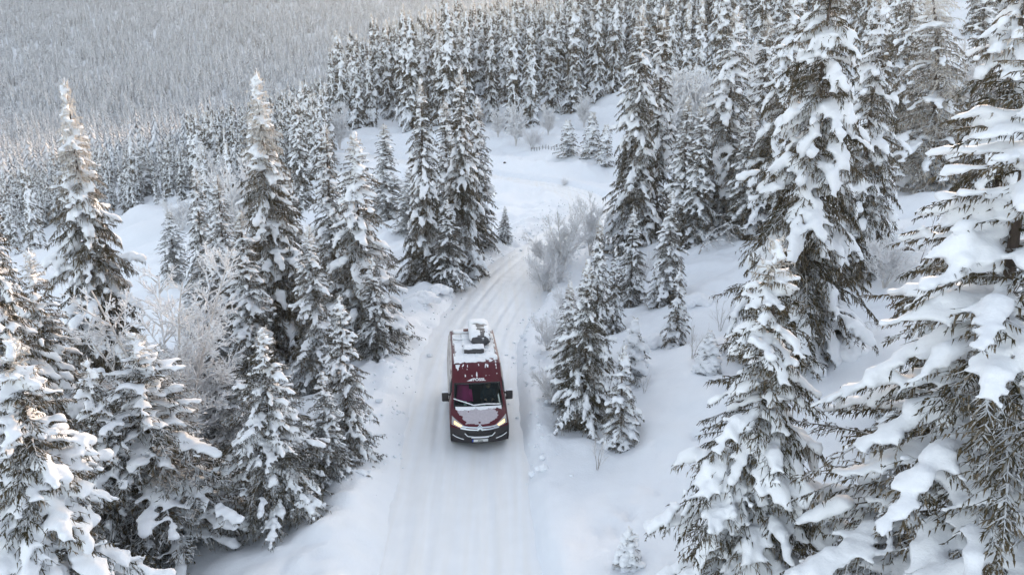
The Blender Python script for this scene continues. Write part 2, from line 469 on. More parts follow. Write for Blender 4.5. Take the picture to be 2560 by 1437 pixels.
# ------------------------------------------------------------------ spruce generator
ICO_V = None
def ico():
    global ICO_V
    if ICO_V is None:
        t = (1 + 5 ** 0.5) / 2
        v = np.array([(-1, t, 0), (1, t, 0), (-1, -t, 0), (1, -t, 0), (0, -1, t), (0, 1, t), (0, -1, -t), (0, 1, -t), (t, 0, -1), (t, 0, 1), (-t, 0, -1), (-t, 0, 1)], float)
        v /= np.linalg.norm(v[0])
        f = np.array([(0, 11, 5), (0, 5, 1), (0, 1, 7), (0, 7, 10), (0, 10, 11), (1, 5, 9), (5, 11, 4), (11, 10, 2), (10, 7, 6), (7, 1, 8),
                      (3, 9, 4), (3, 4, 2), (3, 2, 6), (3, 6, 8), (3, 8, 9), (4, 9, 5), (2, 4, 11), (6, 2, 10), (8, 6, 7), (9, 8, 1)])
        ICO_V = (v, f)
    return ICO_V

def unit(v):
    return v / np.maximum(np.linalg.norm(v, axis=-1, keepdims=True), 1e-9)

def cones(P, D, r, frost, g, tipfrost=None, sides=3):
    """tapered twigs: base at P, vector D, base radius r -> verts, tris, frost per vertex"""
    n = len(P)
    T = unit(D)
    ref = np.where(np.abs(T[:, 2:3]) > 0.9, np.array([[1., 0, 0]]), np.array([[0, 0, 1.]]))
    A = unit(np.cross(T, ref)); B = np.cross(T, A)
    ph = g.random(n) * 6.28
    vs = []
    for k in range(sides):
        a = ph + k * 2 * math.pi / sides
        vs.append(P + (A * np.cos(a)[:, None] + B * np.sin(a)[:, None]) * r[:, None])
    vs.append(P + D)
    V = np.stack(vs, 1)
    base = np.arange(n)[:, None] * (sides + 1)
    F = np.concatenate([np.concatenate([base + k, base + (k + 1) % sides, base + sides], 1) for k in range(sides)])
    fr = np.repeat(frost[:, None], sides + 1, 1)
    if tipfrost is not None:
        fr[:, -1] = tipfrost
    return V.reshape(-1, 3), F, fr.ravel()

def merge(parts):
    vs, fs, rs = [], [], []; off = 0
    for v, f, r in parts:
        vs.append(v); fs.append(f + off); rs.append(r); off += len(v)
    return np.concatenate(vs), np.concatenate(fs), np.concatenate(rs)

def tube(path, rad, sides=8):
    path = np.asarray(path, float); rad = np.asarray(rad, float)
    n = len(path)
    T = unit(np.gradient(path, axis=0))
    ref = np.where(np.abs(T[:, 2:3]) > 0.9, np.array([[1., 0, 0]]), np.array([[0, 0, 1.]]))
    A = unit(np.cross(T, ref)); B = np.cross(T, A)
    an = np.arange(sides) * 2 * math.pi / sides
    V = path[:, None] + rad[:, None, None] * (A[:, None] * np.cos(an)[None, :, None] + B[:, None] * np.sin(an)[None, :, None])
    k = np.arange(n * sides).reshape(n, sides)
    F = np.stack([k[:-1], np.roll(k[:-1], -1, 1), np.roll(k[1:], -1, 1), k[1:]], -1).reshape(-1, 4)
    F = np.concatenate([F[:, [0, 1, 2]], F[:, [0, 2, 3]]])
    return V.reshape(-1, 3), F

def blobs_to_snow(name, C, Rv, voxel, smooth=3, mat=None, keep_z=0.92):
    """melt many snow lumps into one skin of pillows"""
    v, f = ico()
    n = len(C)
    sc3 = np.stack([Rv, Rv, Rv * keep_z], -1)
    V = (C[:, None] + v[None] * sc3[:, None]).reshape(-1, 3)
    F = (f[None] + (np.arange(n) * 12)[:, None, None]).reshape(-1, 3)
    me = mesh_np(name + '_raw', V, F)
    o = obj_of('snow_raw', me)
    m = o.modifiers.new('r', 'REMESH'); m.mode = 'VOXEL'; m.voxel_size = voxel
    s = o.modifiers.new('s', 'SMOOTH'); s.factor = 0.5; s.iterations = smooth
    for sz_, st_ in ((0.32, 0.9), (0.12, 0.55)):
        tx = bpy.data.textures.new('snow_crumble', 'CLOUDS'); tx.noise_scale = sz_; tx.noise_depth = 2
        dm = o.modifiers.new('d', 'DISPLACE'); dm.texture = tx; dm.texture_coords = 'LOCAL'; dm.mid_level = 0.5; dm.strength = st_ * min(voxel, 0.10)
    dg = bpy.context.evaluated_depsgraph_get()
    out = bpy.data.meshes.new_from_object(o.evaluated_get(dg))
    bpy.data.objects.remove(o); bpy.data.meshes.remove(me)
    out.name = name
    out.materials.clear(); out.materials.append(mat or M['pillow'])
    out.polygons.foreach_set('use_smooth', np.ones(len(out.polygons), bool))
    return out

def polyat(B, bi, s):
    """point and tangent on polylines B (nb,K,3) at parameter s in 0..1"""
    K = B.shape[1]
    x = np.clip(s, 0, 0.9999) * (K - 1); i = x.astype(int); f = (x - i)[:, None]
    a = B[bi, i]; b = B[bi, i + 1]
    return a * (1 - f) + b * f, unit(b - a)

def make_spruce(name, seed, H, Rb, whorl=0.36, per=6, s2=0.15, s3=0.075, voxel=0.055, load=1.0, bare=0.15, droop=1.0, hang=0.25,
                frost_top=0.12, pw=0.8, twig_r=0.017, twig_l=0.19, fan=0.42, first=0.25, smooth=3, mat='needle', max2=0.95, grey=0.12, frac2=0.75, lean=0.0):
    g = np.random.default_rng(seed)
    # --- primary branches
    hs, z = [], first
    while z < H * 0.985:
        t = z / H
        hs.append(z); z += whorl * (1.0 - 0.55 * t) * g.uniform(0.8, 1.2)
    hb, azs = [], []
    for h in hs:
        n = max(3, int(round(per * (1 - 0.3 * h / H) + g.uniform(-0.7, 0.7))))
        a0 = g.random() * 6.28
        for k in range(n):
            hb.append(h + g.uniform(-0.12, 0.12)); azs.append(a0 + k * 6.283 / n + g.uniform(-0.3, 0.3))
    hb = np.array(hb); az = np.array(azs); nb = len(hb)
    t = np.clip(hb / H, 0, 1)
    L = Rb * np.clip(1 - t, 0.02, 1) ** pw * g.uniform(0.62, 1.18, nb) * (1 - 0.35 * np.exp(-t * 14))
    L = np.maximum(L, 0.10) * (1 + 0.22 * np.sin(az * 2 + seed) * np.sin(t * 9 + seed))
    K = 9
    s = np.linspace(0, 1, K)
    up = np.exp(-((1 - t) / 0.16))
    loadb = np.clip(g.normal(1.0, 0.25, nb), 0.4, 1.5)
    th0 = R(12) * (1 - up) + R(48) * up - R(14) * (1 - up) * droop * loadb
    th1 = (-R(58) * droop * loadb) * (1 - up) + R(28) * up
    th = th0[:, None] + (th1 - th0)[:, None] * (s[None] ** 0.8) + R(26) * np.clip(s[None] - 0.75, 0, 1) / 0.25 * (1 - up)[:, None] * g.random(nb)[:, None]
    wig = g.normal(0, 0.16, nb)[:, None] * s[None] ** 1.3
    az2 = az[:, None] + wig
    dr = np.cos(th); dz = np.sin(th)
    step = (L / (K - 1))[:, None]
    B = np.zeros((nb, K, 3))
    B[:, :, 0] = np.concatenate([np.zeros((nb, 1)), np.cumsum((dr * np.cos(az2) * step)[:, :-1], 1)], 1)
    B[:, :, 1] = np.concatenate([np.zeros((nb, 1)), np.cumsum((dr * np.sin(az2) * step)[:, :-1], 1)], 1)
    B[:, :, 2] = hb[:, None] + np.concatenate([np.zeros((nb, 1)), np.cumsum((dz * step)[:, :-1], 1)], 1)
    B[:, :, 2] = np.maximum(B[:, :, 2], -0.25 + 0.25 * g.random(nb)[:, None])
    if lean:
        B[:, :, 0] += lean * np.clip(B[:, :, 2] / H, 0, 2) ** 1.5
    snow_b = g.random(nb) > bare
    # clumps of bare and laden branches
    cl_ = np.sin(az * 1.0 + seed * 1.7 + t * 11) * np.sin(t * 23 + seed) > 0.55
    snow_b &= ~cl_
    snow_b &= ~((t > 1 - frost_top * 0.8) & (g.random(nb) < 0.2))
    cov = np.clip(g.normal(0.8, 0.22, nb), 0.3, 1.0)
    parts = []
    frost_b = np.clip(g.normal(grey, 0.10, nb), 0, 1) + np.clip((t - (1 - frost_top)) / max(frost_top, 1e-3), 0, 1) ** 0.6 * 0.95
    # branch wood
    for k in range(K - 1):
        r = 0.030 * np.sqrt(L) * (1 - s[k]) + 0.008
        parts.append(cones(B[:, k], (B[:, k + 1] - B[:, k]) * 1.25, r, np.clip(frost_b, 0, 1), g))
    # --- secondaries
    n2 = np.maximum(2, (L / s2).astype(int)) * 2
    bi = np.repeat(np.arange(nb), n2)
    m2 = len(bi)
    sv = np.clip(g.random(m2) * 0.88 + 0.12, 0, 0.995)
    p2, t2 = polyat(B, bi, sv)
    side = np.where(g.random(m2) < 0.5, -1.0, 1.0)
    upv = np.array([[0, 0, 1.0]])
    S = unit(np.cross(t2, upv))
    ph = R(52) * (1 - 0.45 * sv ** 3) + g.normal(0, 0.22, m2)
    l2 = np.minimum(L[bi] * fan * (1.08 - sv) ** 0.75 * g.uniform(0.55, 1.15, m2) * np.clip(sv * 4, 0.35, 1), max2) + 0.05
    d2 = unit(t2 * np.cos(ph)[:, None] + S * (side * np.sin(ph))[:, None] + upv * g.normal(-0.10, 0.14, m2)[:, None])
    e1 = p2 + d2 * (l2 * 0.55)[:, None]
    dd = unit(d2 + upv * (-0.55 * droop * loadb[bi] * (1 - up[bi]))[:, None])
    e2 = e1 + dd * (l2 * 0.5)[:, None]
    f2 = np.clip(frost_b[bi] + g.normal(0, 0.08, m2), 0, 1)
    r2 = np.full(m2, twig_r * 1.0)
    parts.append(cones(p2, (e1 - p2) * 1.15, r2, f2, g))
    parts.append(cones(e1, e2 - e1, r2 * 0.9, f2, g, np.clip(f2 + 0.12, 0, 1)))
    # --- twiglets on secondaries
    n3 = np.maximum(1, (l2 / s3).astype(int))
    si = np.repeat(np.arange(m2), n3); m3 = len(si)
    u3 = g.random(m3)
    a = np.where(u3[:, None] < 0.55, p2[si] + (e1[si] - p2[si]) * (u3 / 0.55)[:, None], e1[si] + (e2[si] - e1[si]) * ((u3 - 0.55) / 0.45)[:, None])
    base_d = np.where(u3[:, None] < 0.55, d2[si], dd[si])
    S3 = unit(np.cross(base_d, upv))
    sg = np.where(g.random(m3) < 0.5, -1.0, 1.0)
    isH = g.random(m3) < hang
    d3 = unit(base_d * 0.75 + S3 * (sg * g.uniform(0.35, 0.95, m3))[:, None] + upv * g.normal(-0.22, 0.22, m3)[:, None])
    d3 = np.where(isH[:, None], unit(base_d * 0.25 + S3 * (sg * 0.18)[:, None] - upv), d3)
    l3 = twig_l * g.uniform(0.55, 1.25, m3) * np.where(isH, 1.55, 1.0) * np.clip(1.25 - 0.5 * u3, 0.5, 1.2) * np.clip(l2[si] / 0.35, 0.55, 1.15)
    f3 = np.clip(f2[si] + g.normal(0, 0.10, m3) + isH * grey * 1.2, 0, 1)
    parts.append(cones(a, d3 * l3[:, None], twig_r * g.uniform(0.75, 1.25, m3), f3, g, np.clip(f3 + 0.12, 0, 1)))
    # --- twigs straight off the branch (fills the inside, hanging curtains)
    n4 = np.maximum(3, (L / (s3 * 0.8)).astype(int))
    qi = np.repeat(np.arange(nb), n4); m4 = len(qi)
    u4 = g.random(m4)
    p4, t4 = polyat(B, qi, u4)
    S4 = unit(np.cross(t4, upv))
    d4 = unit(t4 * 0.35 + S4 * g.normal(0, 0.45, m4)[:, None] - upv * g.uniform(0.3, 1.2, m4)[:, None] * np.where(t[qi] > 0.93, -0.5, 1)[:, None])
    l4 = twig_l * g.uniform(0.7, 1.6, m4)
    f4 = np.clip(frost_b[qi] + g.normal(grey * 0.8, 0.12, m4), 0, 1)
    parts.append(cones(p4, d4 * l4[:, None], twig_r * g.uniform(0.8, 1.3, m4), f4, g, np.clip(f4 + 0.10, 0, 1)))
    # leader shoot
    V, F, fr = merge(parts)
    crown = mesh_np(name + '_crown', V, F, M[mat], False, {'frost': fr})
    # --- trunk
    zz = np.linspace(-0.8, H, 14)
    tr = 0.012 * H * np.clip(1 - zz / H, 0, 1) ** 0.85 + 0.012
    path = np.stack([0.03 * np.sin(zz * 0.9 + seed) + lean * np.clip(zz / H, 0, 1) ** 1.5, 0.03 * np.cos(zz * 0.7 + seed), zz], -1)
    tv, tf = tube(path, tr, 7)
    trunk = mesh_np(name + '_trunk', tv, tf, M['bark'], True)
    # --- snow lumps
    C, Rr = [], []
    for k in np.linspace(0.10, 1.0, 13):
        ok = snow_b & (k <= cov + 0.15) & (g.random(nb) < 0.95) & (np.sin(k * 9.0 + hb * 13.0) > -0.88)
        p, _ = polyat(B, np.nonzero(ok)[0], np.full(ok.sum(), k))
        Lb = L[ok]
        r = load * (0.050 + 0.052 * np.minimum(Lb, 2.2)) * (0.75 + 0.45 * math.sin(math.pi * min(1, k * 0.9))) * g.uniform(0.75, 1.25, ok.sum()) * (1 - 0.55 * up[ok]) * (0.85 + 0.42 * np.sin(k * 9.0 + hb[ok] * 13.0))
        C.append(p + np.stack([g.normal(0, 0.02, len(p)), g.normal(0, 0.02, len(p)), 0.55 * r], -1)); Rr.append(r)
    sel = snow_b[bi] & (g.random(m2) < frac2) & (sv < cov[bi] + 0.12)
    for k, rr in ((0.15, 1.1), (0.40, 1.0), (0.64, 0.82)):
        p = np.where(k < 0.55, p2 + (e1 - p2) * (k / 0.55), e1 + (e2 - e1) * ((k - 0.55) / 0.45))
        s_ = sel & (g.random(m2) < 1.12 - 0.35 * k)
        r = load * (0.040 + 0.085 * np.minimum(l2[s_], 0.8)) * rr * g.uniform(0.75, 1.3, s_.sum()) * (1 - 0.4 * up[bi[s_]])
        C.append(p[s_] + np.stack([np.zeros(s_.sum()), np.zeros(s_.sum()), 0.5 * r], -1)); Rr.append(r)
    # tufts on the leader
    zt = np.linspace(H * 0.93, H * 1.0, 6)
    C.append(np.stack([lean * (zt / H) ** 1.5, 0 * zt, zt], -1)); Rr.append(np.linspace(0.05, 0.025, 6))
    C = np.concatenate(C); Rr = np.maximum(np.concatenate(Rr), voxel * 0.95)
    snow = blobs_to_snow(name + '_snow', C, Rr, voxel, smooth)
    low = V[:, 2] < H * 0.45
    ext = float(np.percentile(np.hypot(V[low, 0], V[low, 1]), 97))
    return {'crown': crown, 'trunk': trunk, 'snow': snow, 'H': H, 'R': ext}

PROTO = {}
def place_tree(proto, loc, H, Rm, rz, label, group=None, name='spruce_tree', cat='spruce tree', tilt=(0, 0)):
    p = PROTO[proto]
    sz = H / p['H']; sx = Rm / p['R']
    e = empty(name, loc, rz, (sx, sx, sz))
    e.rotation_euler = (tilt[0], tilt[1], rz)
    tag(e, label, cat, group)
    for part, key in (('trunk', 'trunk'), ('crown', 'crown'), ('snow_load', 'snow')):
        if key in p:
            c = obj_of(part, p[key], e)
            if key == 'snow': c['kind'] = 'stuff'
    return e

def spruce_at(proto, tx, ty, Y, hw, label, rz=None, group=None, tilt=(0, 0), sink=0.0):
    """tree whose tip shows at pixel (tx,ty) at distance Y, hw: half width of the skirt in pixels"""
    top = at(tx, ty, Y)
    zb = gz(top[0], Y) - sink
    depth = Y / ray(tx, ty)[1]
    Rm = hw * depth / FPX
    return place_tree(proto, (top[0], Y, zb), top[2] - zb, Rm, rng.random() * 6.28 if rz is None else rz, label, group, tilt=tilt)

# ------------------------------------------------------------------ hoar-frosted broadleaf shrubs and trees
def grow(paths, radii, g, n_per_m, ang, lfac, k=4, lift=0.0, smin=0.15, taper=0.8):
    """children polylines along parent polylines (n,K,3)"""
    n, K, _ = paths.shape
    Ln = np.linalg.norm(np.diff(paths, axis=1), axis=2).sum(1)
    cnt = np.maximum(1, np.round(Ln * n_per_m).astype(int))
    bi = np.repeat(np.arange(n), cnt); m = len(bi)
    s = smin + (1 - smin) * g.random(m)
    p, t = polyat(paths, bi, s)
    rnd = unit(g.normal(0, 1, (m, 3)))
    side = unit(rnd - t * (rnd * t).sum(1, keepdims=True))
    d0 = unit(t * math.cos(ang) + side * math.sin(ang) + np.array([[0, 0, lift]]))
    L = Ln[bi] * lfac * (1.1 - taper * s) * g.uniform(0.55, 1.25, m)
    out = np.zeros((m, k, 3)); out[:, 0] = p
    d = d0
    for j in range(1, k):
        out[:, j] = out[:, j - 1] + d * (L / (k - 1))[:, None]
        d = unit(d + g.normal(0, 0.16, (m, 3)) + np.array([[0, 0, lift * 0.6]]))
    return out, bi

def poly_cones(P, r0, r1, frost, g):
    parts = []
    n, K, _ = P.shape
    for j in range(K - 1):
        ra = r0 + (r1 - r0) * j / (K - 1)
        parts.append(cones(P[:, j], (P[:, j + 1] - P[:, j]) * 1.5, np.full(n, ra), np.clip(frost + g.normal(0, 0.12, n), 0, 1), g))
    return parts

def make_hoar(name, seed, stems, levels, stem_r=0.03, frost=(0.25, 0.6, 0.85, 1.0), snow_r=0.0, voxel=0.04, rime=0.012):
    """stems: list of polylines (each (K,3)); levels: [(n_per_m, angle, length factor, lift), ...]"""
    g = np.random.default_rng(seed)
    K = 8
    P0 = []
    for st in stems:
        st = np.asarray(st, float)
        d = np.concatenate([[0], np.cumsum(np.linalg.norm(np.diff(st, axis=0), axis=1))])
        q = np.linspace(0, d[-1], K)
        P0.append(np.stack([np.interp(q, d, st[:, i]) for i in range(3)], -1))
    P0 = np.array(P0)
    wood = []
    for st in P0:
        wood.append(tube(st, np.linspace(stem_r, stem_r * 0.3, K), 6))
    off = 0; vs = []; fs = []
    for v, f in wood:
        vs.append(v); fs.append(f + off); off += len(v)
    tvv = np.concatenate(vs)
    trunk = mesh_np(name + '_trunk', tvv, np.concatenate(fs), M['hoar'], True, {'frost': np.full(len(tvv), frost[0])})
    parts = []
    P = P0; r = stem_r * 0.6
    for i, (npm, an, lf, lift) in enumerate(levels):
        P, _ = grow(P, None, g, npm, R(an), lf, 4 if i < 2 else 3, lift)
        parts += poly_cones(P, max(r, rime), max(r * 0.5, rime * 0.8), frost[min(i + 1, len(frost) - 1)], g)
        r *= 0.6
    V, F, fr = merge(parts)
    crown = mesh_np(name + '_crown', V, F, M['hoar'], False, {'frost': fr})
    out = {'crown': crown, 'trunk': trunk, 'H': float(V[:, 2].max()), 'R': float(np.percentile(np.hypot(V[:, 0], V[:, 1]), 95))}
    if snow_r > 0:
        C, Rr = [], []
        for k in np.linspace(0.12, 0.97, 26):
            p, _ = polyat(P0, np.arange(len(P0)), np.full(len(P0), k))
            rr = snow_r * g.uniform(0.6, 1.25, len(p))
            C.append(p + np.stack([g.normal(0, .03, len(p)), g.normal(0, .03, len(p)), 0.6 * rr], -1)); Rr.append(rr)
        out['snow'] = blobs_to_snow(name + '_snow', np.concatenate(C), np.concatenate(Rr), voxel, 3)
    return out

def stems_fan(seed, n, H, spread, bend=0.15):
    g = np.random.default_rng(seed); out = []
    for i in range(n):
        a = i * 6.28 / n + g.uniform(-0.5, 0.5); r = spread * g.uniform(0.35, 1.0); h = H * g.uniform(0.7, 1.0)
        s = np.linspace(0, 1, 7)
        x = r * s ** 1.3 + g.normal(0, bend * 0.2, 7).cumsum() * 0.3
        out.append(np.stack([x * math.cos(a) + 0.05 * g.normal(0, 1, 7) * s, x * math.sin(a) + 0.05 * g.normal(0, 1, 7) * s, h * s - 0.15], -1))
    return out

def arch(H, span, n=12, tip=0.15, az=0.0, side=0.0):
    s = np.linspace(0, 1, n)
    x = span * s ** 1.25; z = H * np.sin(np.pi * np.clip(s, 0, 1) * 0.86) ** 0.8 + tip * s
    return np.stack([x * math.cos(az), x * math.sin(az) + side * np.sin(s * 3), z - 0.1], -1)

# ------------------------------------------------------------------ prototypes
PROTO['full'] = make_spruce('full', 11, 15.0, 3.9, whorl=0.36, per=7, load=1.12, droop=1.2, voxel=0.084, s2=0.18, s3=0.115, bare=0.25, grey=0.12, hang=0.4, frac2=0.52, twig_r=0.019, twig_l=0.17)
PROTO['full_b'] = make_spruce('full_b', 31, 13.0, 3.0, whorl=0.34, per=7, load=0.98, droop=1.2, voxel=0.075, s2=0.19, s3=0.11, bare=0.27, grey=0.15, hang=0.35, frac2=0.52, twig_r=0.020, twig_l=0.17)
PROTO['tall'] = make_spruce('tall', 12, 14.0, 3.0, load=1.0, whorl=0.30, per=8, bare=0.40, grey=0.16, hang=0.5, frac2=0.48, voxel=0.073, frost_top=0.34, s2=0.18, s3=0.10, twig_r=0.019, twig_l=0.18)
PROTO['tall_b'] = make_spruce('tall_b', 42, 14.0, 2.9, load=0.95, whorl=0.34, per=7, bare=0.37, grey=0.12, hang=0.4, frac2=0.50, voxel=0.073, frost_top=0.14, s2=0.18, s3=0.10, droop=1.15, twig_r=0.019, twig_l=0.17)
PROTO['slim'] = make_spruce('slim', 15, 11.0, 2.1, load=0.85, whorl=0.30, per=7, bare=0.35, frac2=0.52, grey=0.10, voxel=0.062, frost_top=0.15, s2=0.17, s3=0.10, twig_r=0.018, twig_l=0.16)
PROTO['young'] = make_spruce('young', 13, 7.0, 2.8, load=0.72, droop=0.65, voxel=0.046, whorl=0.26, per=7, bare=0.21, s2=0.13, s3=0.072, frac2=0.65, grey=0.06, twig_r=0.014, twig_l=0.13)
PROTO['young_b'] = make_spruce('young_b', 23, 6.0, 2.0, load=0.68, droop=0.7, voxel=0.044, whorl=0.25, per=7, bare=0.21, s2=0.13, s3=0.075, frac2=0.65, grey=0.07, twig_r=0.014, twig_l=0.12)
PROTO['front'] = make_spruce('front', 17, 9.5, 3.0, load=0.98, droop=0.95, voxel=0.062, whorl=0.32, per=7, s2=0.14, s3=0.078, bare=0.12, grey=0.09, hang=0.4, twig_r=0.016, twig_l=0.13, pw=0.72, frac2=0.66)
PROTO['broad'] = make_spruce('broad', 19, 16.0, 5.6, load=0.98, droop=0.95, voxel=0.088, whorl=0.50, per=7, s2=0.18, s3=0.080, bare=0.05, grey=0.13, hang=0.6, twig_r=0.018, twig_l=0.12, pw=0.95, fan=0.30, max2=0.9, frac2=0.70)
PROTO['small'] = make_spruce('small', 27, 3.2, 1.0, load=0.75, droop=0.8, voxel=0.035, whorl=0.20, per=6, s2=0.09, s3=0.05, first=0.1, twig_r=0.011, twig_l=0.10, grey=0.15, bare=0.16, frac2=0.70)
PROTO['laden'] = make_spruce('laden', 28, 3.0, 0.9, load=1.4, droop=1.1, voxel=0.04, whorl=0.22, per=6, s2=0.10, s3=0.06, first=0.1, twig_r=0.011, twig_l=0.10, bare=0.08, frac2=0.90)
PROTO['hoary'] = make_spruce('hoary', 37, 14.0, 3.2, load=0.8, whorl=0.42, per=6, bare=0.45, grey=0.32, hang=0.6, frac2=0.4, voxel=0.10, frost_top=0.25, s2=0.24, s3=0.13, droop=1.1, twig_r=0.022, twig_l=0.24, lean=-1.2)
mk = dict(voxel=0.15, s2=0.42, s3=0.30, whorl=0.50, per=7, twig_r=0.045, twig_l=0.36, mat='needle', smooth=2, frac2=0.60)
PROTO['mid_a'] = make_spruce('mid_a', 51, 16.0, 2.4, load=0.82, droop=1.25, bare=0.26, hang=0.5, frost_top=0.1, grey=0.12, **mk)
PROTO['mid_b'] = make_spruce('mid_b', 52, 16.0, 2.1, load=0.78, droop=1.3, bare=0.33, hang=0.5, frost_top=0.2, grey=0.16, **mk)
PROTO['mid_c'] = make_spruce('mid_c', 53, 13.0, 2.0, load=0.90, droop=1.15, bare=0.23, hang=0.4, frost_top=0.1, grey=0.18, **mk)
PROTO['mid_d'] = make_spruce('mid_d', 54, 9.0, 1.7, load=0.80, droop=1.0, bare=0.26, hang=0.4, frost_top=0.15, grey=0.2, **mk)

PROTO['birch'] = make_hoar('birch', 61, stems_fan(61, 6, 8.0, 3.0), [(3.2, 52, 0.36, 0.10), (7.0, 50, 0.42, 0.05), (13.0, 48, 0.5, 0.0)], 0.075, frost=(0.55, 0.75, 0.9, 1.0), rime=0.024)
PROTO['birch_b'] = make_hoar('birch_b', 62, stems_fan(62, 5, 6.0, 1.9), [(4.6, 40, 0.34, 0.14), (9.5, 42, 0.42, 0.06), (15, 42, 0.5, 0.0)], 0.05, frost=(0.6, 0.85, 1.0, 1.0), rime=0.020)
PROTO['birch_far'] = make_hoar('birch_far', 72, stems_fan(72, 6, 6.0, 2.0), [(4.5, 42, 0.38, 0.14), (8.0, 45, 0.45, 0.06), (9, 45, 0.5, 0.0)], 0.07, frost=(0.65, 0.8, 0.95, 1.0), rime=0.040)
PROTO['bush'] = make_hoar('bush', 63, stems_fan(63, 9, 2.6, 1.4), [(7.0, 35, 0.45, 0.15), (11.0, 40, 0.5, 0.1), (13, 40, 0.5, 0.05)], 0.022, frost=(0.6, 0.85, 1.0, 1.0), rime=0.013)
PROTO['bush_b'] = make_hoar('bush_b', 64, stems_fan(64, 7, 1.8, 1.1), [(7.0, 38, 0.5, 0.1), (13.0, 42, 0.5, 0.05), (18, 40, 0.5, 0.0)], 0.018, frost=(0.6, 0.85, 1.0, 1.0), rime=0.011)
PROTO['sapling'] = make_hoar('sapling', 65, stems_fan(65, 3, 2.4, 0.7), [(5.0, 35, 0.35, 0.15), (9.0, 40, 0.5, 0.1)], 0.014, frost=(0.2, 0.5, 0.75, 0.9), rime=0.007)
PROTO['arch'] = make_hoar('arch', 66, [arch(1.7, 3.0), arch(1.2, 2.4, az=0.25), arch(0.9, 2.0, az=-0.2)], [(6.0, 55, 0.24, -0.45), (6.0, 40, 0.5, -0.2)], 0.03, frost=(0.15, 0.4, 0.7, 0.9), snow_r=0.05, rime=0.010)
PROTO['bent'] = make_hoar('bent', 67, [arch(4.0, 4.6), arch(3.4, 3.9, az=0.22)], [(2.0, 50, 0.25, -0.3), (4.0, 40, 0.45, -0.2), (5, 40, .5, -.1)], 0.09, frost=(0.15, 0.4, 0.7, 0.9), snow_r=0.17, voxel=0.05)
PROTO['stick'] = make_hoar('stick', 68, stems_fan(68, 1, 3.0, 0.5), [(2.4, 35, 0.28, 0.2), (2.5, 40, 0.5, 0.1)], 0.018, frost=(0.1, 0.3, 0.5, 0.7), rime=0.008)

for kind, tx, ty, Y, hw, lab in TREES:
    spruce_at(kind, tx, ty, Y, hw, lab)

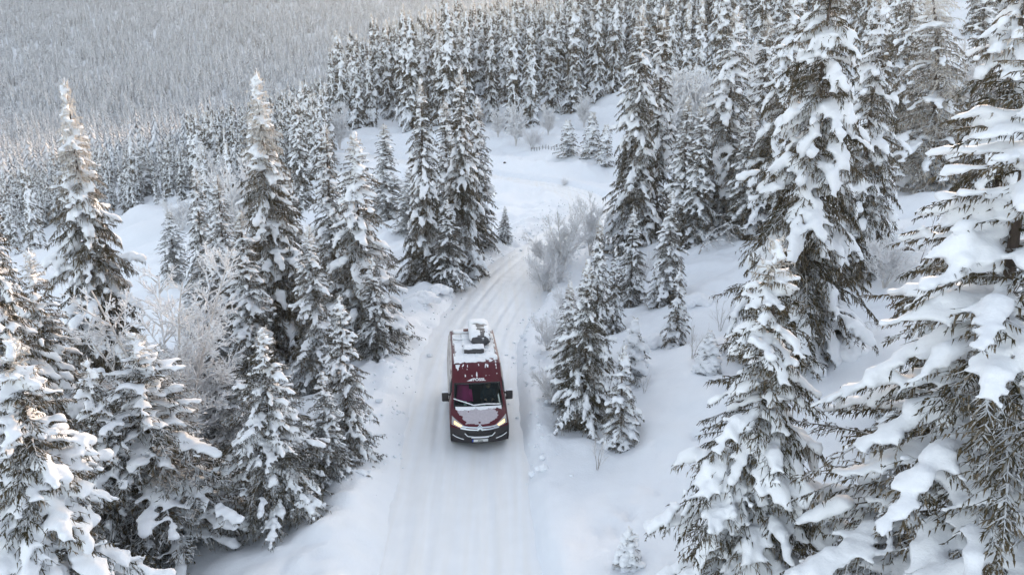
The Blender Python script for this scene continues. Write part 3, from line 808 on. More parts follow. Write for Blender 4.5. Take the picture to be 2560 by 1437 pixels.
# frosted broadleaf trees and shrubs: kind, base x, base y (pixel on the ground), top y, rotation, label
HOAR = [
 ('birch', 455, 1200, 590, 1.3, 'big white hoar-frosted birch on the left between the dark spruces', 'frosted_birch', 'birch tree'),
 ('birch_b', 600, 640, 360, 1.0, 'frosted birch behind the shaggy spruce at the valley edge', 'frosted_birch', 'birch tree'),
 ('birch_far', 545, 520, 350, 2.0, 'pale frosted birch at the far edge of the open slope', 'frosted_birch', 'birch tree'),
 ('bush', 455, 580, 480, 1.2, 'round grey bush on the open slope to the left', 'frosted_bush', 'bush'),
 ('birch_b', 1405, 690, 492, 0.5, 'warm-tinted frosted birch at the right of the road bend', 'frosted_birch', 'birch tree'),
 ('birch_b', 1475, 640, 480, 2.4, 'second warm-tinted birch, up against the tall pointed spruce', 'frosted_birch', 'birch tree'),
 ('bush', 1365, 740, 610, 0.9, 'frosted bush on the right bank where the road bends', 'frosted_bush', 'bush'),
 ('bush', 1390, 690, 560, 2.9, 'frosted bush under the warm-tinted birch', 'frosted_bush', 'bush'),
 ('bush_b', 1370, 880, 760, 1.9, 'thin frosted shrub on the right bank behind the van', 'frosted_bush', 'bush'),
 ('bush', 1385, 1010, 900, 0.4, 'spiky frosted shrub on the right bank beside the van mirror', 'frosted_bush', 'bush'),
 ('bush_b', 1420, 790, 700, 0.1, 'low frosted shrub between the bank and the roadside clump', 'frosted_bush', 'bush'),
 ('sapling', 1493, 1175, 1050, 1.0, 'bare sapling leaning alone in the snow right of the road', 'bare_sapling', 'sapling'),
 ('sapling', 1610, 990, 930, 0.0, 'wispy twigs beside the little frosted spruce', 'bare_sapling', 'sapling'),
 ('sapling', 1730, 900, 790, 2.0, 'bare sapling between the small spruces on the right slope', 'bare_sapling', 'sapling'),
 ('sapling', 1800, 830, 730, 2.6, 'arching frosted sapling left of the laden lower-right spruce', 'bare_sapling', 'sapling'),
 ('bush_b', 1610, 700, 610, 1.1, 'frosted shrub in front of the snow-clotted spruces', 'frosted_bush', 'bush'),
 ('arch', 1745, 640, 545, 0.0, 'bent birch sapling arching over the snow right of the clotted spruces', 'bent_birch', 'birch tree'),
 ('arch', 2120, 860, 795, 0.2, 'small bent sapling arching in the snow beside the biggest spruce', 'bent_birch', 'birch tree'),
 ('stick', 2300, 660, 490, 0.0, 'thin dark bare sapling on the open slope at the right', 'bare_sapling', 'sapling'),
 ('bush', 2210, 720, 560, 0.7, 'frosted shrub on the slope behind the biggest spruce', 'frosted_bush', 'bush'),
 ('bent', 70, 1170, 925, 0.35, 'snow-loaded bent birch trunk arching between the left spruces', 'bent_birch', 'birch tree'),
 ('bent', 470, 1080, 965, 0.15, 'snowy trunk leaning toward the road between the young spruces', 'bent_birch', 'birch tree'),
 ('birch_far', 1290, 365, 250, 0.0, 'white frosted birch at the foot of the ridge wood', 'frosted_birch', 'birch tree'),
 ('birch_far', 1370, 345, 255, 1.0, 'wide frosted birch at the foot of the ridge wood, right of the white one', 'frosted_birch', 'birch tree'),
 ('birch_far', 1245, 345, 265, 2.1, 'smaller frosted birch left of the white one under the ridge', 'frosted_birch', 'birch tree'),
 ('bush', 1330, 375, 310, 0.8, 'frosted thicket in front of the ridge birches', 'frosted_bush', 'bush'),
 ('birch_far', 1460, 320, 230, 3.3, 'frosted birch right of the three at the ridge foot, by the bright slope', 'frosted_birch', 'birch tree'),
 ('bush_b', 1410, 470, 440, 2.4, 'low twiggy bush in front of the three little spruces', 'frosted_bush', 'bush'),
 ('birch_far', 850, 380, 250, 4.1, 'pale frosted birch at the left end of the ridge wood', 'frosted_birch', 'birch tree'),
 ('bush', 350, 500, 455, 5.1, 'frosted bush at the upper edge of the open slope', 'frosted_bush', 'bush'),
 ('birch', 2390, 420, 60, 1.4, 'big frosted broadleaf tree on the slope at the upper right', 'frosted_birch', 'birch tree'),
]
for kind, bx, by, ty, rz, lab, nm, cat in HOAR:
    x, y, z = on_ground(bx, by)
    top = at(bx, ty, y)
    H = max(0.4, top[2] - z)
    p = PROTO[kind]
    k = H / p['H']
    place_tree(kind, (x, y, z - 0.03), H, p['R'] * k, rz, lab, name=nm, cat=cat)

gh = np.random.default_rng(91)
for px_ in (1650, 1700, 1735, 1790, 1830, 1895, 1950, 2010, 2270, 2430):
    Yh = gh.uniform(84, 120); Xh = (px_ - 1280) / FPX * Yh; Hh = gh.uniform(8, 12)
    p = PROTO['birch_far']
    place_tree('birch_far', (Xh, Yh, gz(Xh, Yh) - 0.05), Hh, p['R'] * Hh / p['H'], gh.random() * 6.28, 'pale frosted birch among the spruces high on the right hillside', 'birches of the upper right hillside', 'frosted_birch', 'birch tree')

# ------------------------------------------------------------------ the wood on the ridge: every tree of it stands on its own
def scatter(n, px0, px1, yfun, ymax, mind, g, taken, pw=1.6, ok=None):
    out = []; tries = 0
    while len(out) < n and tries < n * 60:
        tries += 1
        px = g.uniform(px0, px1)
        y0 = yfun(px)
        Y = y0 + (ymax - y0) * g.random() ** pw
        X = (px - 1280) / FPX * Y * 0.985
        if ok is not None and not ok(px, X, Y): continue
        if any((X - a) ** 2 + (Y - b) ** 2 < mind * mind for a, b in taken): continue
        d, _, _ = road_info(np.array([X]), np.array([Y]))
        if d[0] < 4.5: continue
        taken.append((X, Y)); out.append((X, Y, px))
    return out
g5 = np.random.default_rng(55)
taken = []
front = lambda px: float(np.interp(px, [830, 900, 1050, 1250, 1400, 1560, 1700, 2600], [150, 138, 132, 132, 138, 152, 112, 95]))
ridge = scatter(190, 835, 2560, front, 230, 3.0, g5, taken, 1.5,
                ok=lambda px, X, Y: not (px > 1500 and Y < 150 and px < 1640) and not (2230 < px < 2380 and Y < 120) and (px < 1650 or g5.random() < 0.6))
def wood_label(px):
    for lim, txt in ((980, 'narrow snowy spruce at the valley end of the ridge wood'), (1140, 'narrow snowy spruce of the ridge wood behind the road-bend clump, left part'),
                     (1300, 'narrow snowy spruce of the ridge wood rising above the tips of the road-bend clump'), (1450, 'narrow snowy spruce of the ridge wood above the frosted birches'),
                     (1600, 'narrow snowy spruce of the ridge wood above the bright snow slope'), (1850, 'spruce in the hillside wood behind the tall pointed spruce'),
                     (2150, 'spruce in the hillside wood behind the biggest spruce'), (9999, 'spruce in the hillside wood at the upper right corner')):
        if px < lim: return txt
for X, Y, px in ridge:
    kind = ('mid_a', 'mid_b', 'mid_c')[int(g5.integers(0, 3))]
    H = g5.uniform(14, 21) if px < 1600 else g5.uniform(11, 18)
    if px < 1000: H *= 0.85
    right = px > 1600
    place_tree(kind, (X, Y, gz(X, Y) - 0.1), H, H * g5.uniform(0.082, 0.118), g5.random() * 6.28,
               wood_label(px),
               'spruces of the upper right hillside wood' if right else 'spruces of the ridge wood')
left = scatter(64, -60, 830, lambda px: float(np.interp(px, [0, 250, 300, 450, 480, 700, 830], [90, 100, 114, 112, 80, 80, 95])), 230, 3.0, g5, taken, 1.5,
               ok=lambda px, X, Y: not (250 < px < 460 and Y < 112))
for X, Y, px in left:
    H = g5.uniform(5, 10) if px < 480 else g5.uniform(6, 12)
    place_tree(('mid_c', 'mid_d')[int(g5.integers(0, 2))], (X, Y, gz(X, Y) - 0.1), H, H * g5.uniform(0.10, 0.15), g5.random() * 6.28,
               'snowy spruce on the valley rim behind the left edge trees' if px < 250 else 'snowy spruce beyond the upper end of the open slope on the left' if px < 470 else 'snowy spruce between the open slope and the ridge wood', 'spruces on the near valley slope')

# ------------------------------------------------------------------ deeper rows of the hillside wood, and the far forest: masses nobody could count
def joined(key):
    p = PROTO[key]
    bm = bmesh.new(); mats = []
    for part in ('trunk', 'crown', 'snow'):
        me = p[part].copy()
        me.polygons.foreach_set('material_index', np.full(len(me.polygons), len(mats), dtype=np.int32))
        mats.append(p[part].materials[0])
        bm.from_mesh(me); bpy.data.meshes.remove(me)
    lay = bm.verts.layers.float.get('frost')
    out = bpy.data.meshes.new('wood_' + key); bm.to_mesh(out); bm.free()
    for m_ in mats: out.materials.append(m_)
    out.transform(Matrix.Scale(1.0 / p['H'], 4))
    return out

def far_tree(i):
    g = np.random.default_rng(900 + i)
    H = 1.0; n = 64
    V, F, mi = [], [], []
    for k in range(n):
        t = (k + 0.5) / n; h = 0.05 + 0.93 * t
        a = k * 2.399 + g.uniform(-0.4, 0.4); L = (0.145 + 0.02 * (i % 3)) * (1 - t) ** 0.75 * g.uniform(0.65, 1.3) + 0.010
        w = L * g.uniform(0.45, 0.8); dz = -L * g.uniform(0.6, 1.3)
        c, s = math.cos(a), math.sin(a)
        def P(r, q, z): return (c * r - s * q, s * r + c * q, z)
        b = len(V)
        V += [P(0.0, 0, h + 0.02), P(L * 0.6, w * 0.5, h + dz * 0.5), P(L, 0, h + dz), P(L * 0.6, -w * 0.5, h + dz * 0.5)]
        F += [(b, b + 1, b + 2), (b, b + 2, b + 3)]; mi += [0, 0]
        if g.random() < 0.70:
            q = g.uniform(0.6, 1.0); b = len(V); up = 0.014
            V += [P(L * 0.1, 0, h + 0.02 + up), P(L * 0.6, w * 0.42 * q, h + dz * 0.5 + up), P(L * 0.95 * q + 0.1 * L, 0, h + dz * 0.85 + up), P(L * 0.6, -w * 0.42 * q, h + dz * 0.5 + up)]
            F += [(b, b + 1, b + 2), (b, b + 2, b + 3)]; mi += [1, 1]
    V += [(0.006, 0, 0), (-0.003, 0.005, 0), (-0.003, -0.005, 0), (0, 0, 1.0)]
    b = len(V) - 4
    F += [(b, b + 1, b + 3), (b + 1, b + 2, b + 3), (b + 2, b, b + 3)]; mi += [0, 0, 0]
    me = mesh_np('far_spruce_%d' % i, V, F, M['needle_far'], False, {'frost': np.full(len(V), 0.28 + 0.09 * i)})  # frost raised to pale the trees in place of denser haze
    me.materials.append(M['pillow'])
    me.polygons.foreach_set('material_index', np.array(mi, dtype=np.int32))
    return me

def build_forest():
    g = np.random.default_rng(77)
    pts, scl = [], []
    for (ya, yb, dens) in ((170, 300, 1 / 24), (300, 620, 1 / 19), (620, 1100, 1 / 22), (1100, 2100, 1 / 30)):
        x0, x1 = -0.86, 0.30
        area = 0.5 * (yb ** 2 - ya ** 2) * (x1 - x0)
        n = int(area * dens)
        Y = np.sqrt(g.random(n) * (yb ** 2 - ya ** 2) + ya ** 2); X = (x0 + (x1 - x0) * g.random(n)) * Y
        keep = np.ones(n, bool)
        openn = fbm(X, Y, 60, 3)
        keep &= ~((openn > 0.22) & (Y < 520))
        keep &= ~((fbm(X + 300, Y, 130, 2) > 0.42))
        if ya < 320:
            px = 1280 + X / Y * FPX
            keep &= (g.random(n) < sstep(120, 300, Y) + 0.25) & ~((px > 790) & (Y < 300)) & ~((px > 220) & (px < 480) & (Y < 120))
        X, Y = X[keep], Y[keep]
        Z = ground_z(X, Y)
        pts.append(np.stack([X, Y, Z - 0.15], -1))
        scl.append(np.clip(g.normal(10.5, 2.6, len(X)), 4, 17) * (1 + 0.25 * fbm(X, Y, 80, 2)))
    return np.concatenate(pts), np.concatenate(scl)

def instance_forest(name, P, S, kinds, label):
    col = bpy.data.collections.new(name + '_kinds')
    for me in kinds:
        col.objects.link(bpy.data.objects.new('far_spruce', me))
    me = bpy.data.meshes.new(name)
    me.vertices.add(len(P)); me.vertices.foreach_set('co', P.astype(np.float32).ravel())
    a = me.attributes.new('tree_height', 'FLOAT', 'POINT'); a.data.foreach_set('value', S.astype(np.float32))
    me.update()
    o = obj_of(name, me)
    tag(o, label, 'forest', None, 'stuff')
    ng = bpy.data.node_groups.new(name + '_scatter', 'GeometryNodeTree')
    ng.interface.new_socket('Geometry', in_out='INPUT', socket_type='NodeSocketGeometry')
    ng.interface.new_socket('Geometry', in_out='OUTPUT', socket_type='NodeSocketGeometry')
    N, L = ng.nodes, ng.links
    gi = N.new('NodeGroupInput'); go = N.new('NodeGroupOutput')
    ci = N.new('GeometryNodeCollectionInfo'); ci.inputs['Collection'].default_value = col
    ci.inputs['Separate Children'].default_value = True; ci.inputs['Reset Children'].default_value = True
    ip = N.new('GeometryNodeInstanceOnPoints'); ip.inputs['Pick Instance'].default_value = True
    ri = N.new('FunctionNodeRandomValue'); ri.data_type = 'INT'
    rr = N.new('FunctionNodeRandomValue'); rr.data_type = 'FLOAT_VECTOR'
    rr.inputs['Max'].default_value = (0.05, 0.05, 6.28)
    ri_in = [s for s in ri.inputs if s.type == 'INT']
    ri_in[0].default_value = 0; ri_in[1].default_value = len(kinds) - 1
    na = N.new('GeometryNodeInputNamedAttribute'); na.data_type = 'FLOAT'; na.inputs['Name'].default_value = 'tree_height'
    L.new(gi.outputs[0], ip.inputs['Points']); L.new(ci.outputs[0], ip.inputs['Instance'])
    L.new([s for s in ri.outputs if s.type == 'INT'][0], ip.inputs['Instance Index'])
    L.new([s for s in rr.outputs if s.type == 'VECTOR'][0], ip.inputs['Rotation'])
    L.new(na.outputs[0], ip.inputs['Scale'])
    L.new(ip.outputs[0], go.inputs[0])
    md = o.modifiers.new('scatter', 'NODES'); md.node_group = ng
P_, S_ = build_forest()
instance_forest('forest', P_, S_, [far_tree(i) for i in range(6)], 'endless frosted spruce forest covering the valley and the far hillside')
g6 = np.random.default_rng(66)
n = 2200
Y = g6.uniform(165, 330, n); X = (g6.uniform(835, 3000, n) - 1280) / FPX * Y
ok = X > np.interp(Y, [165, 330], [-32, -40])
ok &= ~((X / Y > 0.475) & (X / Y < 0.55) & (Y < 175))
X, Y = X[ok], Y[ok]
nl = 1300
Yl = g6.uniform(66, 215, nl); pl_ = g6.uniform(-150, 820, nl); Xl = (pl_ - 1280) / FPX * Yl
dl, _, _ = road_info(Xl, Yl)
okl = (dl > 4) & ~((pl_ > 255) & (pl_ < 470) & (Yl < 112)) & (fbm(Xl, Yl, 22, 2) < 0.16) & (Yl > np.interp(pl_, [0, 255, 470, 820], [100, 112, 112, 90]))
Xl, Yl = Xl[okl], Yl[okl]
hl_ = np.where((Xl / Yl * FPX + 1280) < 480, g6.uniform(3.0, 7.5, len(Xl)), g6.uniform(5, 11, len(Xl)))
hs_ = np.concatenate([g6.uniform(11, 19, len(X)), hl_]); X = np.concatenate([X, Xl]); Y = np.concatenate([Y, Yl])
instance_forest('hillside_wood', np.stack([X, Y, ground_z(X, Y) - 0.2], -1), hs_, [joined('mid_a'), joined('mid_c')], 'deeper rows of snowy spruces merging into one wood on the ridge, hillside and valley rim')

# ------------------------------------------------------------------ the camper van
def van_paint():
    m, nt, p = new_mat('van_red_paint')
    N, L = nt.nodes, nt.links
    tc = N.new('ShaderNodeTexCoord'); sp = N.new('ShaderNodeSeparateXYZ'); L.new(tc.outputs['Object'], sp.inputs[0])
    sn = N.new('ShaderNodeSeparateXYZ'); L.new(tc.outputs['Normal'], sn.inputs[0])
    ax = N.new('ShaderNodeMath'); ax.operation = 'ABSOLUTE'; L.new(sn.outputs['X'], ax.inputs[0])
    mp = N.new('ShaderNodeMapping'); mp.inputs['Scale'].default_value = (3, 1.1, 3.5); L.new(tc.outputs['Object'], mp.inputs[0])
    nz = N.new('ShaderNodeTexNoise'); nz.inputs['Scale'].default_value = 1.6; nz.inputs['Detail'].default_value = 6; L.new(mp.outputs[0], nz.inputs['Vector'])
    # road spray frozen on the flanks, thicker toward the rear
    a = N.new('ShaderNodeMapRange'); a.inputs['From Min'].default_value = 0.55; a.inputs['From Max'].default_value = 0.85; L.new(ax.outputs[0], a.inputs['Value'])
    b = N.new('ShaderNodeMapRange'); b.inputs['From Min'].default_value = 1.0; b.inputs['From Max'].default_value = 2.3; L.new(sp.outputs['Y'], b.inputs['Value'])
    ab = N.new('ShaderNodeMath'); ab.operation = 'MULTIPLY'; L.new(a.outputs[0], ab.inputs[0]); L.new(b.outputs[0], ab.inputs[1])
    c = N.new('ShaderNodeMapRange'); c.inputs['From Min'].default_value = 0.22; c.inputs['From Max'].default_value = 0.50; L.new(nz.outputs['Fac'], c.inputs['Value'])
    abc = N.new('ShaderNodeMath'); abc.operation = 'MULTIPLY'; L.new(ab.outputs[0], abc.inputs[0]); L.new(c.outputs[0], abc.inputs[1])
    d = N.new('ShaderNodeMath'); d.operation = 'MULTIPLY_ADD'; L.new(nz.outputs['Fac'], d.inputs[0]); d.inputs[1].default_value = 0.03; L.new(abc.outputs[0], d.inputs[2]); d.use_clamp = True
    mx = N.new('ShaderNodeMix'); mx.data_type = 'RGBA'; L.new(d.outputs[0], mx.inputs['Factor'])
    mx.inputs['A'].default_value = (0.080, 0.0025, 0.011, 1); mx.inputs['B'].default_value = (0.66, 0.63, 0.60, 1)
    L.new(mx.outputs['Result'], p.inputs['Base Color'])
    r = N.new('ShaderNodeMapRange'); r.inputs['To Min'].default_value = 0.34; r.inputs['To Max'].default_value = 0.8; L.new(d.outputs[0], r.inputs['Value'])
    L.new(r.outputs[0], p.inputs['Roughness'])
    p.inputs['Specular IOR Level'].default_value = 0.32
    return m
def glass_mat():
    m = bpy.data.materials.new('van_glass'); m.use_nodes = True
    nt = m.node_tree; N, L = nt.nodes, nt.links; N.clear()
    o = N.new('ShaderNodeOutputMaterial'); mix = N.new('ShaderNodeMixShader')
    tr = N.new('ShaderNodeBsdfTransparent'); tr.inputs[0].default_value = (0.62, 0.74, 0.72, 1)
    gl = N.new('ShaderNodeBsdfGlossy'); gl.inputs['Roughness'].default_value = 0.06; gl.inputs['Color'].default_value = (0.7, 0.8, 0.82, 1)
    fr = N.new('ShaderNodeFresnel'); fr.inputs['IOR'].default_value = 1.38
    L.new(fr.outputs[0], mix.inputs[0]); L.new(tr.outputs[0], mix.inputs[1]); L.new(gl.outputs[0], mix.inputs[2]); L.new(mix.outputs[0], o.inputs[0])
    return m
M['paint'] = van_paint()
M['vglass'] = glass_mat()
M['plastic'] = simple_mat('van_black_plastic', (0.022, 0.018, 0.020), 0.5)
M['gloss_black'] = simple_mat('van_gloss_black', (0.010, 0.010, 0.012), 0.25)
M['chrome'] = simple_mat('van_chrome', (0.62, 0.66, 0.70), 0.28, 0.7)
M['lens'] = simple_mat('headlight_lens', (0.42, 0.42, 0.42), 0.15, 0.2)
M['bulb'] = simple_mat('headlight_bulb', (0.9, 0.7, 0.4), 0.3, emit=(1.0, 0.50, 0.16), emit_s=0.75)
M['letter'] = simple_mat('white_lettering', (0.82, 0.82, 0.82), 0.5)
M['plate'] = simple_mat('number_plate_white', (0.70, 0.72, 0.70), 0.4)
M['plate_blue'] = simple_mat('number_plate_blue', (0.02, 0.06, 0.42), 0.4)
M['plate_ink'] = simple_mat('number_plate_ink', (0.02, 0.02, 0.02), 0.5)
M['tyre'] = simple_mat('tyre_rubber', (0.018, 0.018, 0.019), 0.85)
M['rim'] = simple_mat('wheel_rim', (0.35, 0.36, 0.38), 0.4, 0.6)
M['cabin'] = simple_mat('cabin_dark', (0.022, 0.025, 0.027), 0.8)
M['seat_grey'] = simple_mat('seat_fabric', (0.035, 0.036, 0.04), 0.9)
M['pink'] = simple_mat('pink_cloth', (0.62, 0.05, 0.22), 0.9)
M['boxgrey'] = simple_mat('roof_box_plastic', (0.055, 0.052, 0.055), 0.45)
M['skin'] = simple_mat('skin', (0.48, 0.29, 0.20), 0.6)
M['jacket'] = simple_mat('dark_jacket', (0.02, 0.03, 0.04), 0.85)
M['hair'] = simple_mat('hair', (0.16, 0.10, 0.05), 0.8)
M['paper'] = simple_mat('pale_paper', (0.55, 0.68, 0.62), 0.8)
M['dusting'] = snow_mat('thin_snow_dusting', col=(0.46, 0.42, 0.45), fine=60, coarse=14, bump=0.3, dist=0.01, var=0.18)
M['van_snow'] = snow_mat('van_snow', col=(0.84, 0.85, 0.87), fine=40, coarse=8, bump=0.3, dist=0.012)

VP = np.array([(0.10, 0.30), (0.02, 0.46), (0.0, 0.66), (0.03, 0.84), (0.09, 0.97), (0.22, 1.08), (0.50, 1.22), (0.78, 1.33), (1.04, 1.545),
               (1.30, 1.755), (1.54, 1.945), (1.74, 2.10), (1.98, 2.28), (2.22, 2.42), (2.6, 2.50), (3.3, 2.53), (4.2, 2.545), (5.2, 2.54), (5.80, 2.52), (5.95, 2.46)])
_q = np.concatenate([[0], np.cumsum(np.hypot(*np.diff(VP, axis=0).T))])
def vprof(q):
    return np.interp(q, _q, VP[:, 0]), np.interp(q, _q, VP[:, 1])
def smooth_prof(n=110):
    qs = np.concatenate([np.linspace(0, _q[14], n), np.linspace(_q[14], _q[-1], 26)[1:]])
    y, z = vprof(qs)
    for _ in range(6):
        y[1:-1] = 0.25 * y[:-2] + 0.5 * y[1:-1] + 0.25 * y[2:]; z[1:-1] = 0.25 * z[:-2] + 0.5 * z[1:-1] + 0.25 * z[2:]
    return qs, y, z
PQ, PY, PZ = smooth_prof()
FRONT_N = int(np.argmax(PZ > 2.52))
def y_of_z(z):
    return np.interp(z, PZ[:FRONT_N], PY[:FRONT_N])
def edge_w(z, y):
    w = np.interp(z, [0.3, 0.9, 1.1, 1.33, 1.95, 2.4, 2.56], [0.96, 0.97, 0.955, 0.93, 0.885, 0.86, 0.84])
    return w
def bow_of(z, y):
    b = np.interp(z, [0.3, 0.9, 1.3, 1.95, 2.35, 2.5], [0.26, 0.26, 0.22, 0.20, 0.12, 0.0])
    return b * np.clip(1 - (y - 2.4) / 0.8, 0, 1)
def crown_of(z, y):
    return np.interp(y, [0, 0.3, 1.0, 1.8, 2.6, 6], [0.0, 0.05, 0.06, 0.05, 0.045, 0.045])
def side_w(z):
    return np.interp(z, [0.25, 0.5, 0.9, 1.25, 2.0, 2.45, 2.6], [0.985, 1.015, 1.025, 1.02, 0.965, 0.90, 0.85])
def vsurf(x, z):
    """front skin of the van: point over (x, z)"""
    x = np.asarray(x, float); z = np.asarray(z, float)
    y = y_of_z(z); w = edge_w(z, y); k = np.clip(np.abs(x) / w, 0, 1.1)
    return np.stack([x, y + bow_of(z, y) * (0.75 * k ** 2 + 0.25 * k ** 6), z - crown_of(z, y) * k ** 2], -1)
def vnorm(x, z, e=0.01):
    a = vsurf(x + e, z) - vsurf(x - e, z); b = vsurf(x, z + e) - vsurf(x, z - e)
    return unit(np.cross(a, b))
def roof_z(x, y):
    z = np.interp(y, PY[np.argmax(PZ > 2.2):], PZ[np.argmax(PZ > 2.2):])
    k = np.abs(x) / edge_w(z, y)
    return z - 0.045 * k ** 2

def grid_mesh(name, P, mat, keep=None, thick=0.0, smooth=True, flip=False):
    """P: (n,m,3); keep: (n-1,m-1) bool. thick>0 closes it into a slab downward along the given normals"""
    n, m, _ = P.shape
    k = np.arange(n * m).reshape(n, m)
    f = np.stack([k[:-1, :-1], k[:-1, 1:], k[1:, 1:], k[1:, :-1]], -1)
    if flip: f = f[..., ::-1]
    f = f.reshape(-1, 4) if keep is None else f[keep]
    me = mesh_np(name, P.reshape(-1, 3), f, mat, smooth)
    bm = bmesh.new(); bm.from_mesh(me)
    bmesh.ops.delete(bm, geom=[v for v in bm.verts if not v.link_faces], context='VERTS')
    if thick > 0:
        r = bmesh.ops.solidify(bm, geom=bm.faces[:], thickness=-thick)
    bmesh.ops.recalc_face_normals(bm, faces=bm.faces[:])
    bm.to_mesh(me); bm.free()
    me.polygons.foreach_set('use_smooth', np.full(len(me.polygons), smooth))
    return me

def slab_mesh(name, A, B, mat, smooth=True):
    """closed slab between two grids of points"""
    n, m, _ = A.shape
    k = np.arange(n * m).reshape(n, m); o = n * m
    f = np.stack([k[:-1, :-1], k[:-1, 1:], k[1:, 1:], k[1:, :-1]], -1).reshape(-1, 4)
    ring = np.concatenate([k[0, :], k[1:, -1], k[-1, -2::-1], k[-2:0:-1, 0]])
    r2 = np.roll(ring, -1)
    w = np.stack([ring, ring + o, r2 + o, r2], -1)
    me = mesh_np(name, np.concatenate([A.reshape(-1, 3), B.reshape(-1, 3)]), np.concatenate([f, f[:, ::-1] + o, w]), mat, smooth)
    bm = bmesh.new(); bm.from_mesh(me); bmesh.ops.recalc_face_normals(bm, faces=bm.faces[:]); bm.to_mesh(me); bm.free()
    return me

def patch(name, quad, mat, parent, off=0.008, thick=0.012, n=10, m=10, smooth=True):
    """slab laid on the front skin; quad: four (x,z) corners going round"""
    q = np.array(quad, float)
    u = np.linspace(0, 1, n)[:, None, None]; v = np.linspace(0, 1, m)[None, :, None]
    xz = (q[0] * (1 - u) + q[1] * u) * (1 - v) + (q[3] * (1 - u) + q[2] * u) * v
    P = vsurf(xz[..., 0], xz[..., 1]); Nn = vnorm(xz[..., 0], xz[..., 1])
    return obj_of(name, slab_mesh(name, P + Nn * off, P + Nn * (off - thick), mat, smooth), parent)

def strip(name, pts, width, mat, parent, off=0.012, thick=0.014, n=30, vertical=False):
    """band of constant height following points (x,z) on the front skin"""
    pts = np.array(pts, float)
    d = np.concatenate([[0], np.cumsum(np.hypot(*np.diff(pts, axis=0).T))])
    s = np.linspace(0, d[-1], n)
    x = np.interp(s, d, pts[:, 0]); z = np.interp(s, d, pts[:, 1])
    tx = np.gradient(x); tz = np.gradient(z); l = np.hypot(tx, tz); nx_, nz_ = -tz / l, tx / l
    if vertical: nx_, nz_ = 0 * x, 0 * x + 1
    v = np.linspace(-0.5, 0.5, 4)[None]
    X = x[:, None] + nx_[:, None] * v * width; Z = z[:, None] + nz_[:, None] * v * width
    P = vsurf(X, Z); Nn = vnorm(X, Z)
    return obj_of(name, slab_mesh(name, P + Nn * off, P + Nn * (off - thick), mat), parent)

def box_bm(bm, x0, x1, y0, y1, z0, z1, bevel=0.0, seg=3):
    r = bmesh.ops.create_cube(bm, size=1.0)
    for v in r['verts']:
        v.co = Vector(((x0 + x1) / 2 + v.co.x * (x1 - x0), (y0 + y1) / 2 + v.co.y * (y1 - y0), (z0 + z1) / 2 + v.co.z * (z1 - z0)))
    if bevel > 0:
        ed = list({e for v in r['verts'] for e in v.link_edges})
        bmesh.ops.bevel(bm, geom=ed, offset=bevel, segments=seg, profile=0.6, affect='EDGES')
def bm_obj(name, bm, mat, parent, smooth=True):
    me = bpy.data.meshes.new(name); bm.to_mesh(me); bm.free()
    me.materials.append(mat)
    me.polygons.foreach_set('use_smooth', np.full(len(me.polygons), smooth))
    return obj_of(name, me, parent)
def box_obj(name, dims, mat, parent, bevel=0.01, smooth=False):
    bm = bmesh.new(); box_bm(bm, *dims, bevel=bevel)
    return bm_obj(name, bm, mat, parent, smooth)
def tube_obj(name, pts, rad, mat, parent, sides=8):
    pts = np.array(pts, float)
    v, f = tube(pts, np.full(len(pts), rad) if np.isscalar(rad) else rad, sides)
    n = len(v); k = sides
    caps = [[0, i + 1, i] for i in range(1, k - 1)] + [[n - k, n - k + i, n - k + i + 1] for i in range(1, k - 1)]
    return obj_of(name, mesh_np(name, v, np.concatenate([f, np.array(caps)]), mat, True), parent)

def snow_sheet(name, X, Y, Zf, parent, thr=0.0, h=0.03, seed=0, amp=1.0, edge=0.12):
    """patchy snow lying on a surface z = Zf(x,y)"""
    n1 = fbm(X * 6 + seed, Y * 6, 1.6, 4)
    u = (X - X.min()) / (X.max() - X.min()); v = (Y - Y.min()) / (Y.max() - Y.min())
    bd = np.minimum(np.minimum(u, 1 - u) * (X.max() - X.min()), np.minimum(v, 1 - v) * (Y.max() - Y.min()))
    f = n1 * amp + 0.28 * sstep(0, edge, bd) - 0.14 - thr
    keep = (f[:-1, :-1] + f[1:, :-1] + f[:-1, 1:] + f[1:, 1:]) / 4 > 0
    hh = h * sstep(-0.02, 0.18, f) * (1 + 0.6 * fbm(X + 7, Y, 0.35, 2)) + 0.004
    P = np.stack([X, Y, Zf(X, Y) + hh], -1)
    me = grid_mesh(name, P, M['van_snow'], keep, 0.0)
    return obj_of(name, me, parent)

def text_mesh(body, size, name):
    c = bpy.data.curves.new(name, 'FONT'); c.body = body; c.size = size; c.align_x = 'LEFT'; c.offset = size * 0.035; c.resolution_u = 4
    o = bpy.data.objects.new(name, c); link(o)
    dg = bpy.context.evaluated_depsgraph_get()
    me = bpy.data.meshes.new_from_object(o.evaluated_get(dg))
    bpy.data.objects.remove(o); bpy.data.curves.remove(c)
    return me

